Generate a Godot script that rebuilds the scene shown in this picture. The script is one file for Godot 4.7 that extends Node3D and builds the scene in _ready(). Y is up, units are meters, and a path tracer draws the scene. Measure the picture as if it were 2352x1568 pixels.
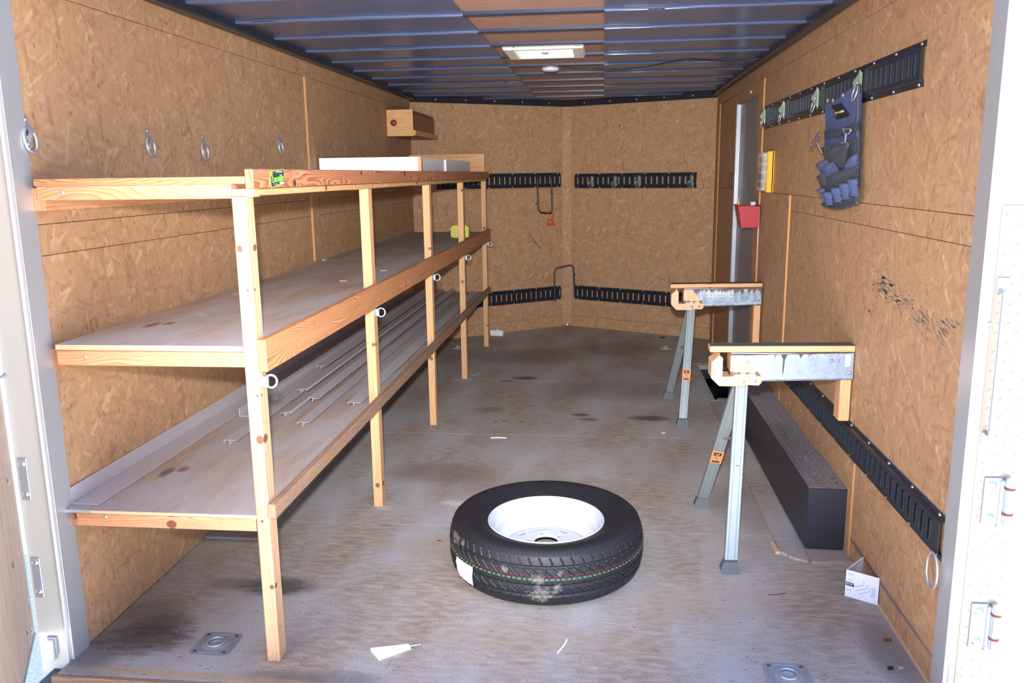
extends Node3D
# An enclosed cargo trailer seen from behind through its open rear doorway: OSB walls, a home-made lumber shelf,
# a spare wheel on the floor, two fold-out sawhorses. Metres, y up. The camera stands at x = 0, z = 0.

const XL := -1.545      # inner face of the left wall
const XR := 0.901       # inner face of the right wall
const XC := -0.322      # middle of the trailer
const H := 1.976        # top of the wall panels
const ZB := -2.15       # rear edge of the wall panels
const ZCL := -6.78      # where the left wall meets the nose
const ZCR := -7.02      # where the right wall meets the nose
const ZA := -7.65       # tip of the nose
const ROOF := 2.0       # underside of the roof bows
const GROUND := -0.56

var M := {}
var taken := {}
var rng := RandomNumberGenerator.new()


# ------------------------------------------------------------------ mesh builder
class MB:
	var v := PackedVector3Array()
	var n := PackedVector3Array()
	var t := PackedVector2Array()
	var c := PackedColorArray()
	var k := PackedInt32Array()
	var colored := false
	var off := Vector2.ZERO

	func tri(a: int, b: int, d: int) -> void:
		var g := (v[b] - v[a]).cross(v[d] - v[a])
		if g.dot(n[a] + n[b] + n[d]) > 0.0:
			k.append_array([a, d, b])
		else:
			k.append_array([a, b, d])

	func vert(p: Vector3, nn: Vector3, uv: Vector2, col := Color.WHITE) -> int:
		v.append(p)
		n.append(nn)
		t.append(uv)
		c.append(col)
		return v.size() - 1

	# a flat polygon whose normal points along "out"
	func face(pts: Array, out: Vector3, uvs: Array) -> void:
		var g := Vector3.ZERO
		for i in range(1, pts.size() - 1):
			g += (pts[i] - pts[0]).cross(pts[i + 1] - pts[0])
		g = g.normalized()
		if g.dot(out) < 0.0:
			g = -g
		var first := v.size()
		for i in pts.size():
			vert(pts[i], g, uvs[i])
		for i in range(1, pts.size() - 1):
			tri(first, first + i, first + i + 1)

	# a box with chamfered edges; u runs along its longest side, in metres
	func box(mid: Vector3, size: Vector3, ch := 0.0015, basis := Basis()) -> void:
		var h := size / 2.0
		ch = minf(ch, minf(h.x, minf(h.y, h.z)) * 0.6)
		var long := 0
		for a in 3:
			if size[a] > size[long]:
				long = a
		var spread := off + Vector2(mid.x * 1.7 + mid.z * 0.93, mid.y * 1.3 + mid.x * 0.61 + mid.z * 0.37) if off != Vector2.ZERO else Vector2.ZERO
		for a in 3:
			var b := (a + 1) % 3
			var d := (a + 2) % 3
			if d == long or (b != long and size[d] > size[b]):
				var swap := b
				b = d
				d = swap
			for s in [-1.0, 1.0]:
				var pts := []
				var uvs := []
				for q in [[-1.0, -1.0], [1.0, -1.0], [1.0, 1.0], [-1.0, 1.0]]:
					var p := Vector3.ZERO
					p[a] = s * h[a]
					p[b] = q[0] * (h[b] - ch)
					p[d] = q[1] * (h[d] - ch)
					pts.append(mid + basis * p)
					uvs.append(Vector2(p[b], p[d]) + spread + Vector2(0.0, 0.11 * a + 0.05 * s) * (1.0 if off != Vector2.ZERO else 0.0))
				var o := Vector3.ZERO
				o[a] = s
				face(pts, basis * o, uvs)
		if ch <= 0.0:
			return
		for e in 3:
			var f := (e + 1) % 3
			var g := (e + 2) % 3
			for sf in [-1.0, 1.0]:
				for sg in [-1.0, 1.0]:
					var pts := []
					var uvs := []
					for q in [[-1.0, 0], [1.0, 0], [1.0, 1], [-1.0, 1]]:
						var p := Vector3.ZERO
						p[e] = q[0] * (h[e] - ch)
						p[f] = sf * (h[f] - (0.0 if q[1] == 0 else ch))
						p[g] = sg * (h[g] - (ch if q[1] == 0 else 0.0))
						pts.append(mid + basis * p)
						uvs.append(Vector2(p[e] if e == long else p[f], p[g]) + spread)
					var o := Vector3.ZERO
					o[f] = sf
					o[g] = sg
					face(pts, basis * o, uvs)
		for sx in [-1.0, 1.0]:
			for sy in [-1.0, 1.0]:
				for sz in [-1.0, 1.0]:
					var pts := []
					for a in 3:
						var p := Vector3(sx * (h.x - ch), sy * (h.y - ch), sz * (h.z - ch))
						p[a] = [sx, sy, sz][a] * h[a]
						pts.append(mid + basis * p)
					face(pts, basis * Vector3(sx, sy, sz), [spread, spread, spread])

	# box given by its limits
	func span(x0: float, x1: float, y0: float, y1: float, z0: float, z1: float, ch := 0.0015) -> void:
		box(Vector3(x0 + x1, y0 + y1, z0 + z1) / 2.0, Vector3(absf(x1 - x0), absf(y1 - y0), absf(z1 - z0)), ch)

	# a straight bar of rectangular section between two points; "up" sets the side that is w wide
	func bar(a: Vector3, b: Vector3, w: float, d: float, up: Vector3, ch := 0.001) -> void:
		var y := (b - a).normalized()
		var x := y.cross(up).normalized()
		box((a + b) / 2.0, Vector3(w, (b - a).length(), d), ch, Basis(x, y, x.cross(y)))

	func tube(path: Array, r: float, sides := 10, closed := false, caps := true) -> void:
		var count := path.size()
		var x := Vector3.ZERO
		var last := Vector3.ZERO
		var run := 0.0
		var first := v.size()
		for i in count + (1 if closed else 0):
			var p: Vector3 = path[i % count]
			var before: Vector3 = path[(i - 1 + count) % count] if closed or i > 0 else p
			var after: Vector3 = path[(i + 1) % count] if closed or i < count - 1 else p
			var d := (after - before).normalized()
			if i == 0:
				x = d.cross(Vector3.UP if absf(d.y) < 0.9 else Vector3.RIGHT).normalized()
			else:
				x = (x - d * x.dot(d)).normalized()
				run += (p - last).length()
			last = p
			var y := d.cross(x)
			for s in sides + 1:
				var a := TAU * s / sides
				var o := x * cos(a) + y * sin(a)
				vert(p + o * r, o, Vector2(run, r * a))
		var rows := count + (1 if closed else 0)
		for i in rows - 1:
			for s in sides:
				var a := first + i * (sides + 1) + s
				tri(a, a + 1, a + sides + 1)
				tri(a + 1, a + sides + 2, a + sides + 1)
		if not closed and caps:
			for e in 2:
				var at := first + (0 if e == 0 else (rows - 1) * (sides + 1))
				var mid: Vector3 = path[0] if e == 0 else path[count - 1]
				var out: Vector3 = (path[0] - path[1]).normalized() if e == 0 else (path[count - 1] - path[count - 2]).normalized()
				var m := vert(mid, out, Vector2.ZERO)
				var ring := v.size()
				for s in sides + 1:
					vert(v[at + s], out, Vector2.ZERO)
				for s in sides:
					tri(m, ring + s, ring + s + 1)

	# a profile of (radius, height) turned about the y axis of "place"
	func lathe(profile: Array, sides := 24, place := Transform3D(), smooth := true) -> void:
		var count := profile.size()
		var first := v.size()
		for i in count:
			var p: Vector2 = profile[i]
			var before: Vector2 = profile[maxi(i - 1, 0)]
			var after: Vector2 = profile[mini(i + 1, count - 1)]
			var d := (after - before).normalized()
			var nn := Vector2(d.y, -d.x)
			for s in sides + 1:
				var a := TAU * s / sides
				vert(place * Vector3(p.x * cos(a), p.y, p.x * sin(a)), (place.basis * Vector3(nn.x * cos(a), nn.y, nn.x * sin(a))).normalized(), Vector2(float(s) / sides, float(i) / count))
		for i in count - 1:
			for s in sides:
				var a := first + i * (sides + 1) + s
				tri(a, a + 1, a + sides + 1)
				tri(a + 1, a + sides + 2, a + sides + 1)

	# a flat outline in the local xy plane, given thickness from z = 0 to z = depth
	func prism(outline: Array, depth: float, place := Transform3D()) -> void:
		var poly := PackedVector2Array(outline)
		var cut := Geometry2D.triangulate_polygon(poly)
		for e in 2:
			var first := v.size()
			var nn := place.basis * Vector3(0, 0, 1.0 if e else -1.0)
			for p in poly:
				vert(place * Vector3(p.x, p.y, depth * e), nn.normalized(), p + off)
			for i in range(0, cut.size(), 3):
				tri(first + cut[i], first + cut[i + 1], first + cut[i + 2])
		var area := 0.0
		for i in poly.size():
			area += poly[i].cross(poly[(i + 1) % poly.size()])
		for i in poly.size():
			var a := poly[i]
			var b := poly[(i + 1) % poly.size()]
			var o := Vector3(b.y - a.y, a.x - b.x, 0) * signf(area)
			face([place * Vector3(a.x, a.y, 0), place * Vector3(b.x, b.y, 0), place * Vector3(b.x, b.y, depth), place * Vector3(a.x, a.y, depth)], place.basis * o, [Vector2(a.x, 0), Vector2(b.x, 0), Vector2(b.x, depth), Vector2(a.x, depth)])

	# a grid of points (rows of equal length), smooth
	func grid(rows: Array, out: Vector3, closed := false) -> void:
		var first := v.size()
		var w: int = rows[0].size()
		for i in rows.size():
			for j in w:
				var dx: Vector3 = rows[i][mini(j + 1, w - 1)] - rows[i][maxi(j - 1, 0)]
				if closed and (j == 0 or j == w - 1):
					dx = rows[i][1] - rows[i][w - 2]
				var dy: Vector3 = rows[mini(i + 1, rows.size() - 1)][j] - rows[maxi(i - 1, 0)][j]
				var nn := dx.cross(dy).normalized()
				if out != Vector3.ZERO and nn.dot(out) < 0.0:
					nn = -nn
				vert(rows[i][j], nn, Vector2(float(j) / (w - 1), float(i) / (rows.size() - 1)))
		for i in rows.size() - 1:
			for j in w - 1:
				var a := first + i * w + j
				tri(a, a + 1, a + w)
				tri(a + 1, a + w + 1, a + w)

	# turn the triangles again after the normals were set by hand
	func reorient() -> void:
		var old := k
		k = PackedInt32Array()
		for i in range(0, old.size(), 3):
			tri(old[i], old[i + 1], old[i + 2])

	func mesh(m: Material) -> ArrayMesh:
		var arrays := []
		arrays.resize(Mesh.ARRAY_MAX)
		arrays[Mesh.ARRAY_VERTEX] = v
		arrays[Mesh.ARRAY_NORMAL] = n
		arrays[Mesh.ARRAY_TEX_UV] = t
		if colored:
			arrays[Mesh.ARRAY_COLOR] = c
		arrays[Mesh.ARRAY_INDEX] = k
		var out := ArrayMesh.new()
		out.add_surface_from_arrays(Mesh.PRIMITIVE_TRIANGLES, arrays)
		out.surface_set_material(0, m)
		return out


# ------------------------------------------------------------------ naming and placing
func numbered(called: String) -> String:
	if not taken.has(called):
		taken[called] = 0
		return called
	taken[called] += 1
	return "%s_%03d" % [called, taken[called]]


func put(b: MB, called: String, m: Material, parent: Node3D, label := "") -> MeshInstance3D:
	var o := MeshInstance3D.new()
	o.mesh = b.mesh(m)
	o.name = called
	parent.add_child(o, true)
	if label:
		o.set_meta("label", label)
	return o


func thing(called: String, label: String, category: String, at := Vector3.ZERO, group := "", basis := Basis()) -> Node3D:
	var o := Node3D.new()
	o.name = numbered(called)
	add_child(o)
	o.transform = Transform3D(basis, at)
	o.set_meta("label", label)
	o.set_meta("category", category)
	if group:
		o.set_meta("group", group)
	return o


# a thing of a single mesh, whose points are given relative to "at"
func single(b: MB, called: String, m: Material, label: String, category: String, at: Vector3, group := "", basis := Basis()) -> MeshInstance3D:
	var o := MeshInstance3D.new()
	o.mesh = b.mesh(m)
	o.name = numbered(called)
	add_child(o)
	o.transform = Transform3D(basis, at)
	o.set_meta("label", label)
	o.set_meta("category", category)
	if group:
		o.set_meta("group", group)
	return o


func setting(called: String, label := "") -> Node3D:
	var o := Node3D.new()
	o.name = numbered(called)
	add_child(o)
	o.set_meta("kind", "structure")
	if label:
		o.set_meta("label", label)
	return o


func copy(o: Node3D, at: Vector3, label := "", basis := Basis()) -> Node3D:
	var r: Node3D = o.duplicate()
	var base := String(o.name)
	if base.length() > 4 and base[base.length() - 4] == "_" and base.right(3).is_valid_int():
		base = base.left(base.length() - 4)
	r.name = numbered(base)
	add_child(r)
	r.transform = Transform3D(basis, at)
	if label:
		r.set_meta("label", label)
	return r


# ------------------------------------------------------------------ materials and textures
func rgb(r: int, g: int, b: int) -> Color:
	return Color(r / 255.0, g / 255.0, b / 255.0)


func mat(called: String, c: Color, rough := 0.7, metal := 0.0, image: Image = null, wide := 1.0, high := 1.0) -> StandardMaterial3D:
	var m := StandardMaterial3D.new()
	m.resource_name = called
	m.albedo_color = c
	m.roughness = rough
	m.metallic = metal
	if image:
		m.albedo_texture = ImageTexture.create_from_image(image)
		m.uv1_scale = Vector3(1.0 / wide, 1.0 / high, 1.0)
	M[called] = m
	return m


func noise_bytes(w: int, h: int, freq: float, seed_: int, octaves := 3) -> PackedByteArray:
	var f := FastNoiseLite.new()
	f.seed = seed_
	f.frequency = freq
	f.noise_type = FastNoiseLite.TYPE_SIMPLEX_SMOOTH
	f.fractal_octaves = octaves
	return f.get_seamless_image(w, h).get_data() if w * h <= 262144 else f.get_image(w, h).get_data()


# oriented strand board: wood flakes laid over one another, as stamps
func osb_image(size: int, seed_: int) -> Image:
	rng.seed = seed_
	var im := Image.create(size, size, false, Image.FORMAT_RGBA8)
	im.fill(rgb(180, 141, 103))
	var tones := [rgb(190, 151, 112), rgb(176, 137, 99), rgb(193, 155, 114), rgb(169, 129, 94), rgb(183, 143, 107), rgb(163, 121, 89), rgb(196, 160, 120), rgb(180, 138, 103), rgb(187, 147, 107), rgb(173, 137, 103), rgb(156, 114, 84), rgb(207, 175, 135), rgb(148, 107, 76), rgb(211, 181, 140)]
	var stamps := []
	for s in 84:
		var long := rng.randf_range(24, 82)
		var wide := rng.randf_range(4, 17)
		var a := rng.randf_range(0, PI)
		var tone: Color = tones[s % tones.size()]
		var solid := rng.randf_range(0.25, 0.6)
		var side := int(absf(cos(a)) * long + absf(sin(a)) * wide) + 4
		var tall := int(absf(sin(a)) * long + absf(cos(a)) * wide) + 4
		var st := Image.create(side, tall, false, Image.FORMAT_RGBA8)
		var ca := cos(a)
		var sa := sin(a)
		var grain := rng.randf_range(0.6, 1.6)
		var lean := rng.randf_range(-0.4, 0.4)
		for y in tall:
			for x in side:
				var px := x - side / 2.0
				var py := y - tall / 2.0
				var u := px * ca + py * sa
				var w := -px * sa + py * ca
				var e := minf(long / 2.0 - absf(u + w * lean), wide / 2.0 - absf(w) - 0.6 * sin(u * 0.31))
				if e > 0.0:
					var g := 1.0 + 0.07 * sin(w * grain * 2.2 + sin(u * 0.11) * 1.3) + (-0.06 if e < 1.0 else 0.0) + 0.05 * sin(u * 0.7 + w * 2.9) * sin(u * 0.23 + s)
					st.set_pixel(x, y, Color(tone.r * g, tone.g * g, tone.b * g, solid * minf(1.0, e)))
		stamps.append(st)
	for i in 19000:
		var st: Image = stamps[rng.randi() % stamps.size()]
		if i > 2000 and rng.randf() < 0.6 and stamps.find(st) % 14 > 9:
			continue
		var w := st.get_width()
		var h := st.get_height()
		var at := Vector2i(rng.randi_range(0, size - 1), rng.randi_range(0, size - 1))
		im.blend_rect(st, Rect2i(0, 0, w, h), at)
		if at.x + w > size:
			im.blend_rect(st, Rect2i(0, 0, w, h), at - Vector2i(size, 0))
		if at.y + h > size:
			im.blend_rect(st, Rect2i(0, 0, w, h), at - Vector2i(0, size))
	# dark bark flecks
	var dark := []
	for s in 10:
		var w := rng.randi_range(2, 5)
		var h := rng.randi_range(3, 13)
		var st := Image.create(w + 4, h + 2, false, Image.FORMAT_RGBA8)
		for y in h:
			for x in w:
				st.set_pixel(x + int(y * 0.3 * (s % 3 - 1)) + (2 if s % 3 == 0 else 0) if x + int(y * 0.3 * (s % 3 - 1)) + 2 < w + 4 and x + int(y * 0.3 * (s % 3 - 1)) >= 0 else x, y, Color(0.27, 0.2, 0.17, 0.65 if s % 2 else 0.4))
		dark.append(st)
	for i in 620:
		var st: Image = dark[rng.randi() % dark.size()]
		im.blend_rect(st, Rect2i(Vector2i.ZERO, st.get_size()), Vector2i(rng.randi_range(0, size - 18), rng.randi_range(0, size - 18)))
	return im


# sawn lumber, grain along u: wavy growth rings with knots at the given places (u, v, radius)
func lumber_image(w: int, h: int, lw: float, lh: float, seed_: int, light: Color, dark: Color, rings: float, wave: float, contrast: float, knots := []) -> Image:
	var f := FastNoiseLite.new()
	f.seed = seed_
	f.frequency = 1.0
	f.fractal_octaves = 2
	var g := FastNoiseLite.new()
	g.seed = seed_ + 7
	g.frequency = 1.0
	g.fractal_octaves = 3
	var data := PackedByteArray()
	data.resize(w * h * 3)
	var at := 0
	for y in h:
		var v := (y + 0.5) / h * lh
		for x in w:
			var u := (x + 0.5) / w * lw
			# the pattern repeats along u by fading between two shifted copies
			var fade := clampf((u / lw - 0.85) / 0.15, 0.0, 1.0)
			var q := f.get_noise_2d(u * 1.6, v * 9.0) * (1.0 - fade) + f.get_noise_2d((u - lw) * 1.6, v * 9.0) * fade
			var push := 0.0
			var inside := 0.0
			for kn in knots:
				var du: float = (u - kn[0]) / 2.4
				var dv: float = v - kn[1]
				var r: float = kn[2]
				var d := sqrt(du * du + dv * dv) / r
				if d < 5.0:
					push += signf(dv) * r * 1.1 * exp(-d * d * 0.35)
					var real := sqrt((u - kn[0]) * (u - kn[0]) * 0.7 + dv * dv) / r
					if real < 1.15:
						inside = maxf(inside, clampf((1.15 - real) * 4.0, 0.0, 1.0) * (0.86 + 0.14 * sin(real * 16.0)))
			var ring := (v - push + q * wave) * rings
			var part := ring - floorf(ring)
			var late := part * part * contrast
			if part > 0.93:
				late *= (1.0 - part) / 0.07
			var fine := 1.0 + 0.05 * g.get_noise_2d(u * 14.0, v * 900.0) + 0.06 * g.get_noise_2d(u * 2.0, v * 30.0)
			var cr := lerpf(lerpf(light.r, dark.r, late), dark.r * 0.62, inside) * fine
			var cg := lerpf(lerpf(light.g, dark.g, late), dark.g * 0.55, inside) * fine
			var cb := lerpf(lerpf(light.b, dark.b, late), dark.b * 0.5, inside) * fine
			data[at] = clampi(int(cr * 255.0), 0, 255)
			data[at + 1] = clampi(int(cg * 255.0), 0, 255)
			data[at + 2] = clampi(int(cb * 255.0), 0, 255)
			at += 3
	return Image.create_from_data(w, h, false, Image.FORMAT_RGB8, data)


# worn plywood with dust: grain along u; spots are [u, v, ru, rv, strength, r, g, b] in metres, of stain, spilt paint or sawdust
func ply_image(w: int, h: int, lw: float, lh: float, seed_: int, wood: Color, pale: Color, dust: Color, dusty: float, spots := []) -> Image:
	var grain := noise_bytes(w / 8, h, 0.11, seed_, 4)
	var fine := noise_bytes(w, h, 0.35, seed_ + 1, 2)
	var broad := noise_bytes(w / 4, h / 4, 0.012, seed_ + 2, 4)
	var streak := noise_bytes(w / 32, h, 0.48, seed_ + 4, 2)
	var data := PackedByteArray()
	data.resize(w * h * 3)
	var gw := w / 8
	var bw := w / 4
	var sw := w / 32
	var at := 0
	for y in h:
		for x in w:
			var gx := x / 8.0
			var g0 := int(gx)
			var gt := gx - g0
			var g := (grain[y * gw + g0] * (1.0 - gt) + grain[y * gw + (g0 + 1) % gw] * gt) / 255.0
			var sx := x / 32.0
			var s0 := int(sx)
			var s_t := sx - s0
			var s := (streak[y * sw + s0] * (1.0 - s_t) + streak[y * sw + (s0 + 1) % sw] * s_t) / 255.0
			var b := broad[(y / 4) * bw + x / 4] / 255.0
			var f := fine[at / 3] / 255.0
			var m := clampf((g - 0.2) * 1.2 + (s - 0.5) * 0.8, 0.0, 1.0)
			var d := clampf((b - 0.5) * 1.5 + dusty + (f - 0.5) * 0.5 - (s - 0.5) * 0.7, 0.0, 1.0)
			var light := 0.84 + f * 0.32
			data[at] = clampi(int(255.0 * lerpf(lerpf(wood.r, pale.r, m), dust.r, d) * light), 0, 255)
			data[at + 1] = clampi(int(255.0 * lerpf(lerpf(wood.g, pale.g, m), dust.g, d) * light), 0, 255)
			data[at + 2] = clampi(int(255.0 * lerpf(lerpf(wood.b, pale.b, m), dust.b, d) * light), 0, 255)
			at += 3
	for sp in spots:
		var x0 := maxi(0, int((sp[0] - sp[2] * 1.6) / lw * w))
		var x1 := mini(w - 1, int((sp[0] + sp[2] * 1.6) / lw * w))
		var y0 := maxi(0, int((sp[1] - sp[3] * 1.6) / lh * h))
		var y1 := mini(h - 1, int((sp[1] + sp[3] * 1.6) / lh * h))
		for y in range(y0, y1):
			for x in range(x0, x1):
				var du: float = (float(x) / w * lw - sp[0]) / sp[2]
				var dv: float = (float(y) / h * lh - sp[1]) / sp[3]
				var i := y * w + x
				var ragged := (fine[i] / 255.0 - 0.5) * 1.1 + (grain[y * gw + x / 8] / 255.0 - 0.5) * 0.9
				var a := clampf((1.0 - du * du - dv * dv + ragged) * 1.2, 0.0, 1.0) * float(sp[4])
				if a > 0.0:
					data[i * 3] = int(lerpf(data[i * 3], sp[5], a))
					data[i * 3 + 1] = int(lerpf(data[i * 3 + 1], sp[6], a))
					data[i * 3 + 2] = int(lerpf(data[i * 3 + 2], sp[7], a))
	# grains of sawdust, splinters and scratches
	rng.seed = seed_ + 9
	var im := Image.create_from_data(w, h, false, Image.FORMAT_RGB8, data)
	for i in int(w * h / 420.0):
		var tone := rng.randf()
		var p := Vector2i(rng.randi_range(2, w - 8), rng.randi_range(2, h - 4))
		if tone < 0.55:
			im.fill_rect(Rect2i(p, Vector2i(rng.randi_range(1, 2), 1)), dust.lerp(rgb(205, 198, 186), rng.randf()))
		elif tone < 0.75:
			im.fill_rect(Rect2i(p, Vector2i(rng.randi_range(2, 12), 1)), wood.lerp(rgb(70, 60, 56), rng.randf() * 0.6))
		elif tone < 0.85:
			im.fill_rect(Rect2i(p, Vector2i(rng.randi_range(3, 11), 1)), pale.lerp(rgb(206, 180, 138), rng.randf()))
	for i in int(w * h / 30000.0):
		var p := Vector2(rng.randf_range(10, w - 10), rng.randf_range(10, h - 10))
		var d := Vector2.from_angle(rng.randf() * TAU) * Vector2(1.0, 0.5)
		var tone := wood.lerp(rgb(80, 68, 62), 0.7) if rng.randf() < 0.7 else dust.lerp(Color.WHITE, 0.25)
		for q in rng.randi_range(8, 46):
			p += d
			if p.x > 1 and p.y > 1 and p.x < w - 2 and p.y < h - 2:
				im.set_pixel(int(p.x), int(p.y), im.get_pixel(int(p.x), int(p.y)).lerp(tone, 0.6))
	return im


# painted sheet steel with the paint knocked off along its edges; u, v run over the whole plate
func chipped_image(w: int, h: int, seed_: int, paint: Color, paint2: Color, top_rust: float, low_rust: float) -> Image:
	var a := noise_bytes(w, h, 0.02, seed_, 4)
	var b := noise_bytes(w, h, 0.16, seed_ + 3, 2)
	var im := Image.create(w, h, false, Image.FORMAT_RGB8)
	for y in h:
		var v := float(y) / h
		for x in w:
			var i := y * w + x
			var na := a[i] / 255.0 - 0.5
			var nb := b[i] / 255.0 - 0.5
			var c := paint.lerp(paint2, clampf(0.5 + na * 1.6, 0.0, 1.0))
			c = c.lerp(Color(0.9, 0.93, 0.96), clampf(nb * 0.5, 0.0, 0.3))
			if v + na * 0.10 + nb * 0.05 < top_rust or 1.0 - v + na * 0.08 + nb * 0.04 < low_rust:
				c = rgb(112, 84, 72).lerp(rgb(74, 62, 60), clampf(0.5 + nb * 1.4, 0.0, 1.0))
			elif nb > 0.40 and na > 0.12:
				c = rgb(120, 92, 78)
			im.set_pixel(x, y, c)
	return im


func make_textures() -> void:
	var osb := osb_image(2048, 11)
	mat("osb", Color.WHITE, 0.72, 0.0, osb, 2.2, 2.2)
	mat("osb_edge", rgb(196, 140, 86), 0.85)
	# the floor: one map over the whole of it, u = x, v = z
	var spots := []
	for s in [[0.272, -4.668, 0.13, 0.06, 0.7, 62, 56, 53], [-0.117, -4.714, 0.06, 0.03, 0.7, 60, 54, 51], [-0.07, -4.62, 0.06, 0.03, 0.55, 66, 58, 54], [-0.53, -5.586, 0.1, 0.05, 0.7, 60, 53, 51], [-0.644, -5.5, 0.06, 0.03, 0.5, 66, 60, 56], [-0.66, -4.79, 0.09, 0.08, 0.3, 70, 64, 62],
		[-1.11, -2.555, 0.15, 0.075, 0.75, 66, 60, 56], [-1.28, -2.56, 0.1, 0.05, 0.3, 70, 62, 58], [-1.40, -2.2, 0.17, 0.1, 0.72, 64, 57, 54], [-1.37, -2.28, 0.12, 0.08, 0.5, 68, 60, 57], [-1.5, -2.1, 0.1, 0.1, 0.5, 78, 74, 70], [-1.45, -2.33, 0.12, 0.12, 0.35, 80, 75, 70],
		[-0.889, -2.039, 0.15, 0.04, 0.5, 96, 94, 92], [-0.712, -2.045, 0.13, 0.05, 0.5, 98, 96, 95], [-1.25, -2.03, 0.3, 0.018, 0.75, 186, 156, 118], [-0.95, -2.02, 0.2, 0.015, 0.6, 180, 150, 112],
		[-0.624, -3.334, 0.07, 0.04, 0.8, 205, 202, 198], [-0.009, -3.6, 0.05, 0.03, 0.4, 196, 192, 186], [-0.913, -3.265, 0.05, 0.03, 0.6, 190, 186, 180], [0.127, -3.274, 0.05, 0.03, 0.3, 190, 186, 180], [0.3, -3.9, 0.3, 0.25, 0.3, 150, 140, 128],
		[-0.30, -3.5, 0.5, 0.2, 0.25, 122, 98, 84], [-0.75, -3.7, 0.3, 0.15, 0.4, 112, 88, 76], [-0.6, -2.9, 0.25, 0.1, 0.35, 160, 134, 110], [0.3, -2.55, 0.3, 0.12, 0.3, 162, 142, 120], [-0.2, -2.3, 0.4, 0.08, 0.25, 170, 148, 124], [0.84, -2.3, 0.07, 0.2, 0.55, 104, 98, 96], [0.62, -3.4, 0.18, 0.3, 0.35, 108, 92, 82],
		[-0.6, -6.3, 0.5, 0.3, 0.3, 86, 76, 74], [0.1, -6.6, 0.4, 0.3, 0.35, 84, 74, 74], [0.05, -5.3, 0.5, 0.3, 0.25, 92, 84, 80]]:
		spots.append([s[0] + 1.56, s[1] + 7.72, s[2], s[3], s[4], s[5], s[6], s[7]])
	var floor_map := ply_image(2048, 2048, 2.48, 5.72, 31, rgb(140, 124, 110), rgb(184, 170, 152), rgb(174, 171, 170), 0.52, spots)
	mat("floor_ply", Color.WHITE, 0.8, 0.0, floor_map)
	var shelf_map := ply_image(1024, 1024, 2.4, 0.62, 57, rgb(156, 130, 114), rgb(190, 166, 148), rgb(176, 170, 168), 0.66, [[0.33, 0.15, 0.05, 0.02, 0.75, 104, 72, 62], [0.36, 0.19, 0.03, 0.02, 0.7, 108, 76, 66], [0.9, 0.4, 0.3, 0.06, 0.4, 176, 140, 104]])
	mat("dusty_black", Color.WHITE, 0.85, 0.0, ply_image(256, 256, 1.0, 1.0, 61, rgb(78, 78, 84), rgb(104, 102, 104), rgb(128, 124, 124), 0.55))
	mat("shelf_ply", Color.WHITE, 0.75, 0.0, shelf_map, 2.4, 0.62)
	mat("ply_edge", rgb(250, 244, 238), 0.8, 0.0, lumber_image(512, 64, 0.9, 0.03, 5, rgb(232, 200, 160), rgb(196, 150, 110), 260.0, 0.002, 0.7), 0.9, 0.03)
	var pine := lumber_image(1400, 128, 1.4, 0.128, 3, rgb(214, 168, 120), rgb(188, 128, 80), 70.0, 0.030, 0.6, [[0.13, 0.02, 0.009], [0.55, 0.075, 0.012], [0.92, 0.03, 0.007], [1.2, 0.1, 0.01]])
	mat("pine", Color.WHITE, 0.65, 0.0, pine, 1.4, 0.128)
	var fir := lumber_image(1400, 128, 1.4, 0.128, 21, rgb(214, 160, 118), rgb(180, 104, 66), 110.0, 0.034, 0.75, [[0.3, 0.03, 0.012], [0.8, 0.08, 0.009], [1.25, 0.05, 0.011]])
	mat("fir", Color.WHITE, 0.65, 0.0, fir, 1.4, 0.128)
	var post := lumber_image(1400, 60, 1.4, 0.06, 41, rgb(204, 166, 130), rgb(170, 112, 78), 90.0, 0.016, 0.55, [[0.135, 0.012, 0.0075], [0.66, 0.028, 0.010], [0.90, 0.016, 0.004], [0.245, 0.026, 0.003], [0.535, 0.03, 0.003], [1.1, 0.03, 0.006]])
	mat("post_pine", Color.WHITE, 0.65, 0.0, post, 1.4, 0.06)
	var red := lumber_image(1600, 96, 2.0, 0.1, 66, rgb(190, 132, 92), rgb(120, 62, 44), 120.0, 0.05, 0.95, [[0.2, 0.06, 0.008], [0.9, 0.03, 0.01], [1.5, 0.06, 0.012]])
	mat("red_fir", Color.WHITE, 0.6, 0.0, red, 2.0, 0.1)
	var streaky := lumber_image(1600, 96, 2.0, 0.1, 87, rgb(206, 146, 98), rgb(132, 78, 46), 190.0, 0.03, 0.95)
	mat("streaky_fir", Color.WHITE, 0.65, 0.0, streaky, 2.0, 0.1)
	mat("old_board", Color.WHITE, 0.75, 0.0, lumber_image(1024, 96, 1.6, 0.1, 99, rgb(168, 134, 106), rgb(100, 72, 56), 150.0, 0.02, 0.8), 1.6, 0.1)
	mat("birch", rgb(226, 176, 122), 0.6, 0.0, lumber_image(512, 128, 0.6, 0.15, 14, rgb(250, 244, 236), rgb(226, 208, 190), 60.0, 0.05, 0.6), 0.6, 0.15)
	mat("luan", rgb(168, 134, 118), 0.6, 0.0, lumber_image(512, 256, 1.2, 0.6, 15, rgb(255, 250, 246), rgb(224, 208, 200), 22.0, 0.1, 0.7), 1.2, 0.6)
	mat("door_ply", Color.WHITE, 0.7, 0.0, lumber_image(512, 256, 1.2, 0.6, 18, rgb(196, 178, 158), rgb(170, 148, 128), 14.0, 0.2, 0.6), 1.2, 0.6)
	mat("plate_paint", Color.WHITE, 0.45, 0.35, chipped_image(512, 128, 8, rgb(132, 146, 166), rgb(148, 162, 178), 0.10, 0.045))
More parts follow.
